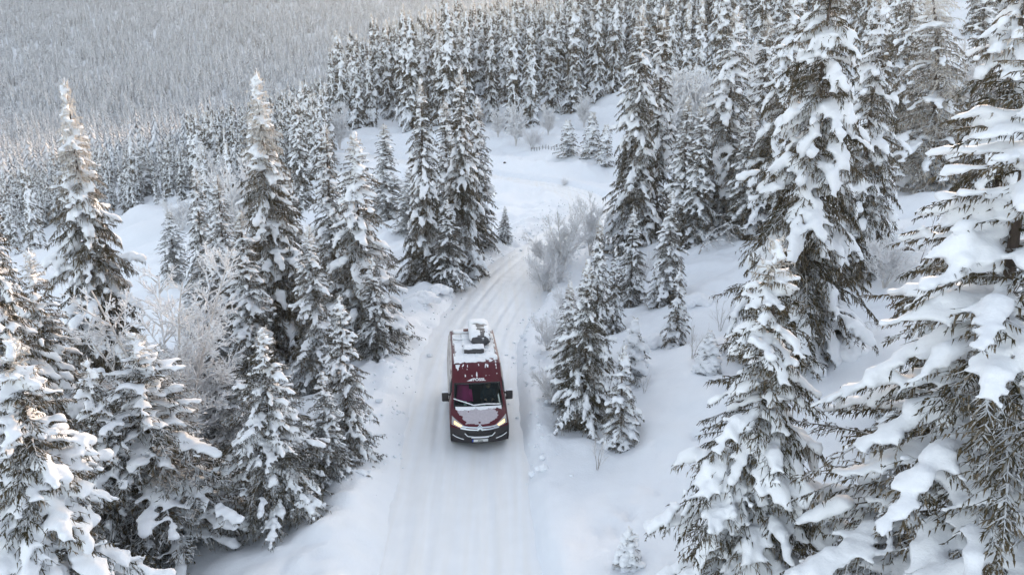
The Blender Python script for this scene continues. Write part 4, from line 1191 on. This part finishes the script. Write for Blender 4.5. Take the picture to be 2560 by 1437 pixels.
def build_van():
    van = empty('camper_van', (-1.09, 25.03, Z0 - 0.02), R(5.5))
    tag(van, 'dark red camper van with lit headlights and a snowy roof on the white road', 'camper van')
    # body shell
    na = 10; nt_ = 29
    rows = []
    for y, z in zip(PY, PZ):
        w = float(edge_w(z, y)); bow = float(bow_of(z, y)); cr = float(crown_of(z, y))
        xs = np.linspace(-1, 1, nt_)
        top = np.stack([xs * w, y + bow * (0.75 * np.abs(xs) ** 2 + 0.25 * np.abs(xs) ** 6), z - cr * xs ** 2], -1)
        ze = z - cr; ye = y + bow
        sz = np.linspace(0.27, ze - 0.01, na)
        sw = np.minimum(side_w(sz), w + 0.13 * ((ze - sz) / 0.5) ** 0.5 + 0.004)
        sidel = np.stack([-sw, np.full(na, ye + 0.01), sz], -1)
        sider = np.stack([sw, np.full(na, ye + 0.01), sz], -1)[::-1]
        rows.append(np.concatenate([sidel, top, sider]))
    P = np.array(rows)
    n, m, _ = P.shape
    C = (P[:-1, :-1] + P[1:, :-1] + P[:-1, 1:] + P[1:, 1:]) / 4
    j = np.arange(m - 1)[None] + 0 * np.arange(n - 1)[:, None]
    istop = (j >= na) & (j < na + nt_ - 1)
    fx = np.abs(C[..., 0]) / np.maximum(edge_w(C[..., 2], C[..., 1]), 0.1)
    yp = (PY[:-1] + PY[1:])[:, None] / 2; zp = (PZ[:-1] + PZ[1:])[:, None] / 2
    wind = istop & (zp > 1.345) & (zp < 1.945) & (fx < 0.955) & (yp < 2.0)
    sidewin = (~istop) & (C[..., 1] > 1.45) & (C[..., 1] < 2.35) & (C[..., 2] > 1.36) & (C[..., 2] < 1.92)
    bump = (istop & (zp < 0.84)) | ((~istop) & (C[..., 2] < 0.62)) | ((~istop) & (C[..., 1] < 0.40) & (C[..., 2] < 0.86))
    body = obj_of('body', grid_mesh('van_body', P, M['paint'], ~(wind | sidewin | bump)), van)
    obj_of('bumper', grid_mesh('van_bumper', P, M['plastic'], bump), van)
    obj_of('windshield', grid_mesh('van_windshield', P, M['vglass'], wind), van)
    for sgn in (-1, 1):
        obj_of('side_window', grid_mesh('van_side_window', P, M['gloss_black'], sidewin & (C[..., 0] * sgn > 0)), van)
    # rear doors and floor close the shell
    last = P[-1]
    ring = np.stack([last, np.stack([last[:, 0], last[:, 1] + 0.03, np.minimum(last[:, 2], 2.4)], -1)], 0)
    bm = bmesh.new()
    vs = [bm.verts.new(p) for p in last[::-1]]
    bm.faces.new(vs)
    bm_obj('rear_door', bm, M['paint'], van, False)
    box_obj('floor_pan', (-0.93, 0.93, 0.45, 5.9, 0.24, 0.30), M['plastic'], van, 0)
    # dark cab inside
    box_obj('cabin_wall', (-0.80, 0.80, 2.75, 2.80, 0.35, 2.30), M['cabin'], van, 0)
    dash = box_obj('dashboard', (-0.84, 0.84, 0.98, 1.40, 0.85, 1.22), M['cabin'], van, 0.06)
    box_obj('paper', (0.20, 0.26, 1.06, 1.16, 1.225, 1.235), M['paper'], dash, 0)
    box_obj('paper', (-0.22, -0.06, 1.08, 1.16, 1.225, 1.232), M['paper'], dash, 0)
    box_obj('cup', (-0.50, -0.40, 1.20, 1.30, 1.22, 1.36), M['paper'], dash, 0.02)
    for sx, pink in ((-0.42, True), (0.42, False)):
        bm = bmesh.new()
        box_bm(bm, sx - 0.25, sx + 0.25, 1.75, 2.25, 0.82, 1.0, 0.06)
        box_bm(bm, sx - 0.25, sx + 0.25, 2.22, 2.40, 0.95, 1.66, 0.07)
        box_bm(bm, sx - 0.13, sx + 0.13, 2.25, 2.36, 1.70, 1.92, 0.05)
        seat = bm_obj('seat', bm, M['seat_grey'], van)
        if pink:
            xs, zs = np.meshgrid(np.linspace(-0.72, -0.18, 24), np.linspace(1.10, 1.92, 30))
            ys = 1.95 + 0.05 * np.sin(xs * 17) + 0.06 * fbm(xs * 3, zs * 3, 1, 2) - 0.25 * np.clip(1.6 - zs, 0, 1)
            P2 = np.stack([xs + 0.10 * np.clip(1.5 - zs, 0, 1) * np.sign(xs + 0.45), ys, zs], -1)
            kp = ~((xs[:-1, :-1] > -0.30) & (np.abs(zs[:-1, :-1] - 1.62) < 0.10))
            kp &= ~((xs[:-1, :-1] > -0.26) & (zs[:-1, :-1] > 1.86))
            cv = obj_of('seat_cover', grid_mesh('pink_cloth', P2, M['pink'], kp, 0.03), seat)
            cv['label'] = 'bright pink cloth over the passenger seat'
    # steering wheel
    a = np.linspace(0, 2 * math.pi, 25)
    ring = np.stack([0.42 + 0.18 * np.cos(a), 1.55 + 0.09 * np.sin(a), 1.22 + 0.16 * np.sin(a)], -1)
    tube_obj('steering_wheel', ring, 0.016, M['gloss_black'], van, 6)
    # rear-view mirror housing at the top of the glass
    box_obj('sensor_housing', (-0.14, 0.14, 1.60, 1.72, 1.78, 1.90), M['cabin'], van, 0.02)
    # black frame round the glass
    strip('windshield_seal', [(-0.855, 1.37), (-0.80, 1.925), (0.80, 1.925), (0.855, 1.37)], 0.035, M['gloss_black'], van, 0.004, 0.006, 70)
    strip('cowl', [(-0.86, 1.355), (-0.4, 1.325), (0, 1.315), (0.4, 1.325), (0.86, 1.355)], 0.08, M['gloss_black'], van, 0.006, 0.01, 40)
    # headlights
    for s in (-1, 1):
        q = [(s * 0.945, 1.175), (s * 0.46, 0.905), (s * 0.56, 0.868), (s * 0.955, 0.97)]
        if s < 0: q = q[::-1]
        hl = patch('headlight', q, M['lens'], van, 0.012, 0.02)
        q2 = [(s * 0.86, 1.06), (s * 0.60, 0.945), (s * 0.66, 0.905), (s * 0.87, 0.97)]
        if s < 0: q2 = q2[::-1]
        patch('lit_lamp', q2, M['bulb'], hl, 0.022, 0.01, 6, 6)
        strip('chrome_edge', [(s * 0.44, 0.90), (s * 0.56, 0.862), (s * 0.95, 0.955)], 0.014, M['chrome'], hl, 0.02, 0.012, 14)
        # fog lamp slot with a snow-rimmed lip
        patch('fog_lamp_slot', [(s * 0.90, 0.66), (s * 0.62, 0.57), (s * 0.62, 0.50), (s * 0.90, 0.58)][::s], M['gloss_black'], van, 0.004, 0.006)
        strip('snow_lip', [(s * 0.93, 0.60), (s * 0.78, 0.53), (s * 0.55, 0.47)], 0.022, M['van_snow'], van, 0.016, 0.02, 14)
    # grille, chrome bars that rise into two chevrons
    patch('grille', [(-0.50, 0.77), (0.50, 0.77), (0.40, 0.60), (-0.40, 0.60)], M['gloss_black'], van, 0.004, 0.006)
    for zc, th in ((0.905, 0.040), (0.835, 0.045)):
        strip('chrome_bar', [(-0.66, zc + 0.03), (-0.35, zc - 0.004), (-0.085, zc - 0.012), (0, zc + 0.066), (0.085, zc - 0.012), (0.35, zc - 0.004), (0.66, zc + 0.03)], th, M['chrome'], van, 0.016, 0.02, 120, True)
    for zc in (0.855, 0.80):
        strip('chevron', [(-0.085, zc), (0, zc + 0.06), (0.085, zc)], 0.026, M['chrome'], van, 0.034, 0.02, 31, True)
    for i in range(4):
        strip('grille_bar', [(-0.46 + 0.015 * i, 0.745 - i * 0.035), (0.46 - 0.015 * i, 0.745 - i * 0.035)], 0.010, M['plastic'], van, 0.012, 0.01, 24)
    strip('snow_lip', [(-0.52, 0.70), (-0.42, 0.60), (-0.2, 0.575), (0.2, 0.575), (0.42, 0.60), (0.52, 0.70)], 0.024, M['van_snow'], van, 0.018, 0.02, 40)
    strip('snow_lip', [(-0.30, 0.545), (0.30, 0.545)], 0.018, M['van_snow'], van, 0.018, 0.02, 20)
    # number plate
    pl = patch('number_plate', [(-0.225, 0.485), (0.275, 0.485), (0.275, 0.375), (-0.225, 0.375)], M['plate'], van, 0.022, 0.012, 8, 4)
    patch('country_strip', [(-0.27, 0.485), (-0.226, 0.485), (-0.226, 0.375), (-0.27, 0.375)], M['plate_blue'], pl, 0.022, 0.012, 3, 4)
    def lay_text(body, size, x0, z0, sx, sz, mat, name, parent, off):
        me = text_mesh(body, size, name)
        co = np.zeros(len(me.vertices) * 3, np.float32); me.vertices.foreach_get('co', co); co = co.reshape(-1, 3)
        x = x0 + co[:, 0] * sx; z = z0 + co[:, 1] * sz
        Pn = vsurf(x, z) + vnorm(x, z) * off
        me.vertices.foreach_set('co', Pn.astype(np.float32).ravel()); me.update()
        me.materials.clear(); me.materials.append(mat)
        return obj_of(name, me, parent)
    lay_text('P\u00d6SSL', 0.09, -0.075, 0.398, 0.75, 0.95, M['plate_ink'], 'plate_text', pl, 0.026)
    # lettering over the windshield with its wedge
    lt = lay_text('P\u00d6SSL', 0.12, -0.155, 1.985, 1.38, 0.80, M['letter'], 'lettering', van, 0.008)
    wx = np.array([[-0.37, 1.983], [-0.175, 1.983], [-0.155, 2.052]])
    Pw = vsurf(wx[:, 0], wx[:, 1]) + vnorm(wx[:, 0], wx[:, 1]) * 0.008
    obj_of('lettering_wedge', mesh_np('lettering_wedge', Pw, np.array([[0, 1, 2]]), M['letter']), lt)
    # wipers with a ridge of snow
    for pts in ([(-0.85, 1.53), (-0.5, 1.45), (-0.18, 1.365)], [(-0.20, 1.36), (0.25, 1.385), (0.78, 1.365)]):
        pp = np.array(pts); t = np.linspace(0, 1, 14)
        x = np.interp(t, [0, 0.5, 1], pp[:, 0]); z = np.interp(t, [0, 0.5, 1], pp[:, 1])
        w3 = vsurf(x, z) + vnorm(x, z) * 0.03
        wp = tube_obj('wiper', w3, 0.014, M['gloss_black'], van, 6)
        sn = w3 + np.array([0, -0.004, 0.018])
        tube_obj('snow_ridge', sn, 0.016 + 0.008 * np.abs(np.sin(np.arange(14) * 1.7)), M['van_snow'], wp, 6)
    # door mirrors
    for s in (-1, 1):
        bm = bmesh.new()
        x0, x1 = (1.03, 1.27) if s > 0 else (-1.27, -1.03)
        box_bm(bm, x0, x1, 1.50, 1.66, 1.27, 1.60, 0.05)
        mr = bm_obj('door_mirror', bm, M['plastic'], van)
        box_obj('mirror_arm', tuple(sorted((s * 0.93, s * 1.06))) + (1.56, 1.66, 1.24, 1.32), M['plastic'], mr, 0.015)
        box_obj('mirror_arm', tuple(sorted((s * 0.93, s * 1.06))) + (1.56, 1.64, 1.47, 1.53), M['plastic'], mr, 0.015)
        X, Y = np.meshgrid(np.linspace(x0 + 0.01, x1 - 0.01, 10), np.linspace(1.51, 1.65, 8))
        P3 = np.stack([X, Y, 1.60 + 0.035 * np.sin((X - x0) / 0.24 * 3.14) * np.sin((Y - 1.5) / 0.16 * 3.14) + 0.006], -1)
        obj_of('mirror_snow', grid_mesh('mirror_snow', P3, M['van_snow']), mr)
    # wheels
    for yy in (0.98, 4.95):
        for s in (-1, 1):
            prof = [(0.20, -0.11), (0.30, -0.115), (0.345, -0.085), (0.355, 0.0), (0.345, 0.085), (0.30, 0.115), (0.20, 0.11)]
            a = np.linspace(0, 2 * math.pi, 33)[:-1]
            V = np.array([[(s * 0.885 + dx, yy + r * math.cos(t), 0.355 + r * math.sin(t)) for t in a] for r, dx in prof])
            k = np.arange(V.shape[0] * 32).reshape(-1, 32)
            F = np.stack([k[:-1], np.roll(k[:-1], -1, 1), np.roll(k[1:], -1, 1), k[1:]], -1).reshape(-1, 4)
            wl = obj_of('wheel', mesh_np('tyre', V.reshape(-1, 3), F, M['tyre'], True), van)
            bm = bmesh.new()
            bmesh.ops.create_cone(bm, cap_ends=True, segments=24, radius1=0.21, radius2=0.19, depth=0.16, matrix=Matrix.Translation((s * 0.90, yy, 0.355)) @ Matrix.Rotation(R(90), 4, 'Y'))
            bm_obj('rim', bm, M['rim'], wl, False)
    # roof: rails, bars, vents, box
    for s in (-1, 1):
        ys = np.linspace(2.75, 5.8, 12)
        tube_obj('roof_rail', np.stack([np.full(12, s * 0.755), ys, roof_z(np.full(12, s * 0.755), ys) + 0.03], -1), 0.018, M['paint'], van, 6)
    for yb in (4.25, 5.0):
        xs = np.linspace(-0.74, 0.70, 8)
        cb = tube_obj('roof_bar', np.stack([xs, np.full(8, yb), np.full(8, 2.635)], -1), 0.025, M['rim'], van, 6)
        tube_obj('bar_snow', np.stack([xs[:5] * 0.96, np.full(5, yb), np.full(5, 2.665)], -1), np.array([0.03, 0.04, 0.034, 0.042, 0.03]), M['van_snow'], cb, 6)
    rv = box_obj('roof_window', (-0.40, 0.34, 2.92, 3.40, 2.50, 2.685), M['boxgrey'], van, 0.03)
    X, Y = np.meshgrid(np.linspace(-0.42, 0.36, 30), np.linspace(2.93, 3.44, 20))
    obj_of('window_snow', grid_mesh('window_snow', np.stack([X, Y, 2.688 + 0.055 * np.clip(np.minimum(np.minimum((X + .42), (.36 - X)), np.minimum(Y - 2.93, 3.44 - Y)) / 0.05, 0, 1) ** 0.5 + 0.05 * fbm(X * 5, Y * 5, 1, 3)], -1), M['van_snow']), rv)
    sp = box_obj('solar_panel', (-0.46, -0.02, 3.60, 4.95, 2.52, 2.585), M['gloss_black'], van, 0.01)
    X, Y = np.meshgrid(np.linspace(-0.45, -0.03, 20), np.linspace(3.61, 4.94, 40))
    obj_of('panel_snow', grid_mesh('panel_snow', np.stack([X, Y, 2.592 + 0.05 * np.clip(np.minimum(np.minimum((X + .45), (-.03 - X)), np.minimum(Y - 3.61, 4.94 - Y)) / 0.04, 0, 1) ** 0.5 + 0.04 * fbm(X * 4, Y * 4, 1, 3)], -1), M['van_snow']), sp)
    box_obj('roof_vent', (-0.34, -0.10, 5.30, 5.55, 2.52, 2.64), simple_mat('vent_brown', (0.16, 0.06, 0.05), 0.6), van, 0.04)
    # roof box: long rounded shell
    ns, nr = 34, 28
    ybx = np.linspace(0, 1, ns)
    Vb = np.zeros((ns, nr, 3))
    for i, t in enumerate(ybx):
        e = (1 - abs(2 * t - 1) ** 5) ** (1 / 3.0)
        hw_ = 0.39 * (0.55 + 0.45 * e) * (0.25 + 0.75 * min(1, e * 1.15)); hh = 0.43 * (0.30 + 0.70 * e) * (0.82 + 0.18 * min(1, t * 3))
        an = np.linspace(0, 2 * math.pi, nr, endpoint=False)
        cx, sx = np.cos(an), np.sin(an)
        Vb[i, :, 0] = 0.25 + hw_ * np.sign(cx) * np.abs(cx) ** 0.55
        Vb[i, :, 2] = 2.60 + hh * 0.5 + 0.5 * hh * np.sign(sx) * np.abs(sx) ** 0.6
        Vb[i, :, 1] = 3.50 + 2.35 * t
    k = np.arange(ns * nr).reshape(ns, nr)
    F = np.stack([k[:-1], np.roll(k[:-1], -1, 1), np.roll(k[1:], -1, 1), k[1:]], -1).reshape(-1, 4)
    me = mesh_np('roof_box', Vb.reshape(-1, 3), F, M['boxgrey'], True)
    bm = bmesh.new(); bm.from_mesh(me); bmesh.ops.holes_fill(bm, edges=bm.edges[:], sides=0); bmesh.ops.recalc_face_normals(bm, faces=bm.faces[:]); bm.to_mesh(me); bm.free()
    rb = obj_of('roof_box', me, van)
    rb['label'] = 'rounded dark roof box under a cap of snow'
    # snow cap on the box with a bare patch in front
    top = [q for q in range(nr) if Vb[ns // 2, q, 2] > 2.80]
    top = sorted(top, key=lambda q: -Vb[ns // 2, q, 0])
    tfine = np.linspace(0, 1, 120)
    cap = np.stack([np.stack([np.interp(tfine, ybx, Vb[:, q, c_]) for c_ in range(3)], -1) for q in top], 1)
    xs = np.linspace(0, len(top) - 1, 60)
    cap = np.stack([np.stack([np.interp(xs, np.arange(len(top)), cap[i, :, c_]) for c_ in range(3)], -1) for i in range(120)])
    nn = fbm(cap[..., 0] * 9, cap[..., 1] * 9, 1.6, 4)
    tt = tfine[:, None] + 0 * nn
    fb = np.minimum.reduce([0.35 * nn + np.maximum(np.abs(cap[..., 0] - 0.28) - 0.11, (tt - 0.55) * 1.2), 0.25 * nn + (tt - 0.09) * 2, 0.3 * nn + np.maximum(0.54 - cap[..., 0], (tt - 0.22) * 1.5)])
    cen = np.array([0.25, 0, 2.75]) * np.array([1, 0, 1])
    outw = cap - np.array([0.25, 0, 2.72]); outw[..., 1] = 0; outw = unit(outw)
    capP = cap + outw * (np.clip(fb * 0.4, -0.01, 0.012) + 0.02 * sstep(0, 0.15, fb) * (1 + nn))[..., None]
    kp = (fb[:-1, :-1] + fb[1:, 1:]) > -0.12
    obj_of('box_snow', grid_mesh('box_snow', capP, M['van_snow'], kp), rb)
    # snow lying on the roof and blown over the front edge
    X, Y = np.meshgrid(np.linspace(-0.80, 0.80, 110), np.linspace(2.26, 5.88, 220))
    f0 = fbm(X * 6 + 3, Y * 6, 1.6, 4)
    inner = np.minimum(0.80 - np.abs(X), np.minimum((Y - 2.26) * 1.2, 5.88 - Y))
    f = 1.1 * f0 + 0.50 * sstep(0.0, 0.10, inner) - 0.04
    f -= 0.5 * ((np.abs(X - 0.48) < 0.17) & (Y > 3.35) & (Y < 3.85))
    hh = np.clip(f * 0.5, -0.012, 0.012) + 0.04 * sstep(0.02, 0.3, f) * (1 + 0.7 * fbm(X, Y, 0.4, 2))
    keep = (f[:-1, :-1] + f[1:, 1:]) / 2 > -0.08
    obj_of('roof_snow', grid_mesh('roof_snow', np.stack([X, Y, roof_z(X, Y) + hh], -1), M['van_snow'], keep), van)
    # hood snow and flecks on the forehead: laid along the skin
    def skin_snow(name, x0, x1, z0, z1, fun, h, nx_=110, nz_=90, mat='van_snow'):
        X, Z = np.meshgrid(np.linspace(x0, x1, nx_), np.linspace(z0, z1, nz_))
        f = fun(X, Z); kp = (f[:-1, :-1] + f[1:, 1:]) / 2 > -0.12
        Pn = vsurf(X, Z) + vnorm(X, Z) * (np.clip(f * 0.12, -0.008, 0.004) + h * sstep(0, 0.2, f))[..., None]
        return obj_of(name, grid_mesh(name, Pn, M[mat], kp), van)
    skin_snow('hood_snow', -0.86, 0.86, 0.985, 1.33,
              lambda X, Z: 0.50 - (np.abs(X) / (0.52 + 0.85 * (Z - 1.0))) ** 3 * 0.6 + 0.75 * fbm(X * 7, Z * 16, 1.2, 4) - 0.9 * np.exp(-((X - 0.0) / 0.06) ** 2 - ((Z - 1.035) / 0.03) ** 2) - 0.9 * np.exp(-((X - 0.40) / 0.05) ** 2 - ((Z - 1.02) / 0.022) ** 2) - 1.2 * np.clip(1.01 - Z, 0, 1) * 9 - 0.16, 0.003, mat='dusting')
    skin_snow('cowl_snow', -0.80, 0.80, 1.24, 1.345, lambda X, Z: 0.9 * fbm(X * 9 + 3, Z * 22, 1.1, 4) + 0.9 * sstep(1.25, 1.31, Z) - 0.40, 0.016)
    skin_snow('forehead_snow', -0.82, 0.82, 2.08, 2.40,
              lambda X, Z: 1.3 * fbm(X * 12 + 5, Z * 9 + 2, 1.0, 4) - 0.62 + 0.42 * sstep(2.28, 2.40, Z) + 0.65 * np.exp(-((X + 0.66 - (Z - 2.28) * 0.5) / 0.045) ** 2) * (Z > 2.20) + 0.85 * np.exp(-((X - 0.0) / 0.03) ** 2 - ((Z - 2.17) / 0.05) ** 2) + 0.5 * np.exp(-((X - 0.72) / 0.025) ** 2) * (Z > 2.14), 0.010, 150, 60)
    # door seam lines and handle on the flank
    return van
van = build_van()

# driver behind the wheel
def build_driver():
    nodes = {'pelvis': (0, 0.42, 0.10, 0.17), 'waist': (0, 0.44, 0.30, 0.15), 'chest': (0, 0.42, 0.52, 0.18), 'neck': (0, 0.40, 0.68, 0.065), 'head0': (0, 0.38, 0.74, 0.075),
             'head1': (0, 0.37, 0.83, 0.095), 'head2': (0, 0.38, 0.91, 0.075),
             'shl': (-0.20, 0.41, 0.60, 0.075), 'ell': (-0.27, 0.22, 0.38, 0.055), 'wrl': (-0.16, -0.02, 0.42, 0.035), 'hal': (-0.13, -0.08, 0.45, 0.035),
             'shr': (0.20, 0.41, 0.60, 0.075), 'elr': (0.27, 0.22, 0.38, 0.055), 'wrr': (0.16, -0.02, 0.42, 0.035), 'har': (0.13, -0.08, 0.45, 0.035),
             'hil': (-0.10, 0.36, 0.10, 0.11), 'knl': (-0.14, -0.02, 0.14, 0.075), 'anl': (-0.14, -0.08, -0.28, 0.05), 'fol': (-0.14, -0.22, -0.33, 0.04),
             'hir': (0.10, 0.36, 0.10, 0.11), 'knr': (0.14, -0.02, 0.14, 0.075), 'anr': (0.14, -0.08, -0.28, 0.05), 'for': (0.14, -0.22, -0.33, 0.04)}
    for s, t in (('l', -1), ('r', 1)):
        for i in range(4):
            nodes['f%s%d' % (s, i)] = (t * (0.115 - 0.010 * i), -0.135 - 0.004 * i, 0.475 - 0.020 * i, 0.010)
            nodes['g%s%d' % (s, i)] = (t * (0.105 - 0.010 * i), -0.125, 0.445 - 0.020 * i, 0.009)
        nodes['t%s' % s] = (t * 0.09, -0.07, 0.465, 0.011)
    edges = [('pelvis', 'waist'), ('waist', 'chest'), ('chest', 'neck'), ('neck', 'head0'), ('head0', 'head1'), ('head1', 'head2')]
    for s in 'lr':
        edges += [('chest', 'sh' + s), ('sh' + s, 'el' + s), ('el' + s, 'wr' + s), ('wr' + s, 'ha' + s), ('pelvis', 'hi' + s), ('hi' + s, 'kn' + s), ('kn' + s, 'an' + s), ('an' + s, 'fo' + s), ('ha' + s, 't' + s)]
        for i in range(4):
            edges += [('ha' + s, 'f%s%d' % (s, i)), ('f%s%d' % (s, i), 'g%s%d' % (s, i))]
    names = list(nodes)
    me = bpy.data.meshes.new('driver')
    me.from_pydata([nodes[n][:3] for n in names], [(names.index(a), names.index(b)) for a, b in edges], [])
    o = bpy.data.objects.new('driver_raw', me); link(o)
    sk = o.modifiers.new('skin', 'SKIN')
    if not me.skin_vertices: 
        bpy.context.view_layer.objects.active = o
        bpy.ops.mesh.customdata_skin_add()
    for i, n in enumerate(names):
        me.skin_vertices[0].data[i].radius = (nodes[n][3], nodes[n][3])
        me.skin_vertices[0].data[i].use_root = (n == 'pelvis')
    o.modifiers.new('sub', 'SUBSURF').levels = 1
    dg = bpy.context.evaluated_depsgraph_get()
    out = bpy.data.meshes.new_from_object(o.evaluated_get(dg))
    bpy.data.objects.remove(o)
    out.materials.clear(); out.materials.append(M['jacket']); out.materials.append(M['skin'])
    for p in out.polygons:
        c = p.center
        p.material_index = 1 if (c.z > 0.70 or (c.y < -0.05 and c.z > 0.40)) else 0
        p.use_smooth = True
    root = obj_of('person', out)
    w = Matrix.Translation(Vector((-1.09, 25.03, Z0 - 0.02))) @ Matrix.Rotation(R(5.5), 4, 'Z')
    root.matrix_world = w @ Matrix.Translation(Vector((0.42, 1.62, 0.84)))
    tag(root, 'driver in a dark jacket sitting at the wheel behind the windshield of the red van', 'person')
    bm = bmesh.new()
    bmesh.ops.create_uvsphere(bm, u_segments=16, v_segments=10, radius=0.105, matrix=Matrix.Translation((0, 0.40, 0.875)))
    for v in bm.verts:
        if v.co.y < 0.36: v.co.z = max(v.co.z, 0.90)
    bm_obj('hair', bm, M['hair'], root)
    bm = bmesh.new()
    bmesh.ops.create_cone(bm, segments=8, radius1=0.018, radius2=0.006, depth=0.04, cap_ends=True, matrix=Matrix.Translation((0, 0.275, 0.835)) @ Matrix.Rotation(R(100), 4, 'X'))
    bm_obj('nose', bm, M['skin'], root)
    for s in (-1, 1):
        bm = bmesh.new(); bmesh.ops.create_uvsphere(bm, u_segments=8, v_segments=6, radius=0.010, matrix=Matrix.Translation((s * 0.034, 0.292, 0.86)))
        bm_obj('eye', bm, M['plate_ink'], root)
build_driver()

# ------------------------------------------------------------------ air: frost haze over the valley
def build_haze():
    bm = bmesh.new(); box_bm(bm, -2700, 2700, -70, 6050, -60, 520)
    me = bpy.data.meshes.new('haze'); bm.to_mesh(me); bm.free()
    m = bpy.data.materials.new('haze'); m.use_nodes = True
    nt = m.node_tree; nt.nodes.clear()
    o = nt.nodes.new('ShaderNodeOutputMaterial'); v = nt.nodes.new('ShaderNodeVolumePrincipled')
    v.inputs['Color'].default_value = (0.72, 0.86, 1.0, 1)
    v.inputs['Density'].default_value = 0.000255
    v.inputs['Anisotropy'].default_value = 0.6
    nt.links.new(v.outputs[0], o.inputs['Volume'])
    me.materials.append(m)
    h = obj_of('haze', me)
    tag(h, 'pale frosty haze filling the valley air', None, None, 'stuff')
build_haze()

# ------------------------------------------------------------------ small things in the snow
def fence(px0, py0, px1, py1, n, h, label):
    a = on_ground(px0, py0); b = on_ground(px1, py1)
    root = empty('fence', a); tag(root, label, 'fence')
    pts = [np.array(a) + (np.array(b) - np.array(a)) * t for t in np.linspace(0, 1, n)]
    tops = []
    for i, p in enumerate(pts):
        z = gz(p[0], p[1]); q = np.array([p[0] - a[0], p[1] - a[1], z - a[2]])
        hh = h * rng.uniform(0.8, 1.25)
        tube_obj('post', [q + np.array([0, 0, -0.2]), q + np.array([rng.normal(0, .05), 0, hh])], 0.035, M['bark'], root, 6)
        tops.append(q + np.array([0, 0, h * 0.72]))
    for k in (1.0, 0.55):
        tube_obj('rail', [t * np.array([1, 1, 1]) - np.array([0, 0, h * 0.72 * (1 - k)]) for t in tops], 0.012, M['bark'], root, 5)
fence(1328, 378, 1400, 374, 11, 0.55, 'little post fence at the far side of the clearing below the birches')
def rock(px, py, r, label, name='rock', sn=True):
    x, y, z = on_ground(px, py)
    bm = bmesh.new(); bmesh.ops.create_icosphere(bm, subdivisions=3, radius=r)
    for v_ in bm.verts:
        n_ = float(fbm(np.array([v_.co.x * 2 + px]), np.array([v_.co.y * 2 + v_.co.z * 3]), 1.0, 3)[0])
        v_.co *= 1 + 0.5 * n_; v_.co.z *= 0.7
    root = empty(name, (x, y, z + 0.1 * r)); tag(root, label, name)
    bm_obj('stone', bm, M['bark'], root)
    if sn:
        C_ = np.random.default_rng(int(px)).normal(0, 0.5 * r, (40, 3)); C_[:, 2] = 0.35 * r - 0.25 * np.hypot(C_[:, 0], C_[:, 1])
        obj_of('snow_cap', blobs_to_snow('rock_snow', C_, np.full(40, 0.5 * r), 0.12 * r, 4), root)
rock(2270, 640, 0.42, 'dark rock poking out of the snow on the open slope at the right')
rock(1262, 408, 0.2, 'dark stone on the far bank of the clearing', sn=False)
def mound(px, py, r, label):
    x, y, z = on_ground(px, py)
    g_ = np.random.default_rng(int(px))
    C_ = g_.normal(0, 0.55 * r, (46, 3)); C_[:, 2] = 0.42 * r - 0.45 * np.hypot(C_[:, 0], C_[:, 1]) + 0.1 * r * g_.random(46)
    o = obj_of('snow_mound', blobs_to_snow('snow_mound', C_, np.full(46, 0.45 * r), 0.10 * r, 4))
    o.location = (x, y, z); tag(o, label, 'snow mound')
mound(1060, 748, 0.60, 'rounded snow mound on the left bank where the road bends')
mound(1095, 730, 0.45, 'smaller snow mound beside the rounded one at the road bend')
mound(1745, 760, 0.6, 'low snow hump beside the small lone spruce on the right slope')
mound(1640, 860, 0.5, 'snow hump between the little spruces on the right slope')
mound(2110, 880, 0.7, 'snow hump in front of the biggest spruce')
# crumbs thrown up by the plough along both banks
def crumbs():
    g_ = np.random.default_rng(404)
    n = 1500
    i = g_.integers(int(0.10 * len(CL)), int(0.55 * len(CL)), n)
    sd = np.where(g_.random(n) < 0.6, -1.0, 1.0)
    off = HALF_W + np.abs(g_.normal(0.0, 0.75, n)) - 0.15 + np.where(sd < 0, 0.25, 0.0)
    X = CL[i, 0] + CLT[i, 1] * off * sd + g_.normal(0, 0.3, n); Y = CL[i, 1] - CLT[i, 0] * off * sd + g_.normal(0, 0.6, n)
    r = np.clip(g_.gamma(1.6, 0.026, n), 0.015, 0.17)
    Z = ground_z(X, Y)
    d_, id_, s_ = road_info(X, Y)
    Z = np.where(d_ < HALF_W - 0.1, np.maximum(Z, ROAD_Z[id_]), Z)
    v_, f_ = ico()
    jit = 1 + g_.uniform(-0.3, 0.3, (n, 12, 1))
    V = (np.stack([X, Y, Z + 0.15 * r], -1)[:, None] + v_[None] * jit * np.stack([r, r * 0.9, r * 0.75], -1)[:, None]).reshape(-1, 3)
    F = (f_[None] + (np.arange(n) * 12)[:, None, None]).reshape(-1, 3)
    o = obj_of('snow_crumbs', mesh_np('snow_crumbs', V, F, M['snow'], False))
    tag(o, 'lumps and crumbs of ploughed snow strewn along both road banks', 'snow', None, 'stuff')
crumbs()
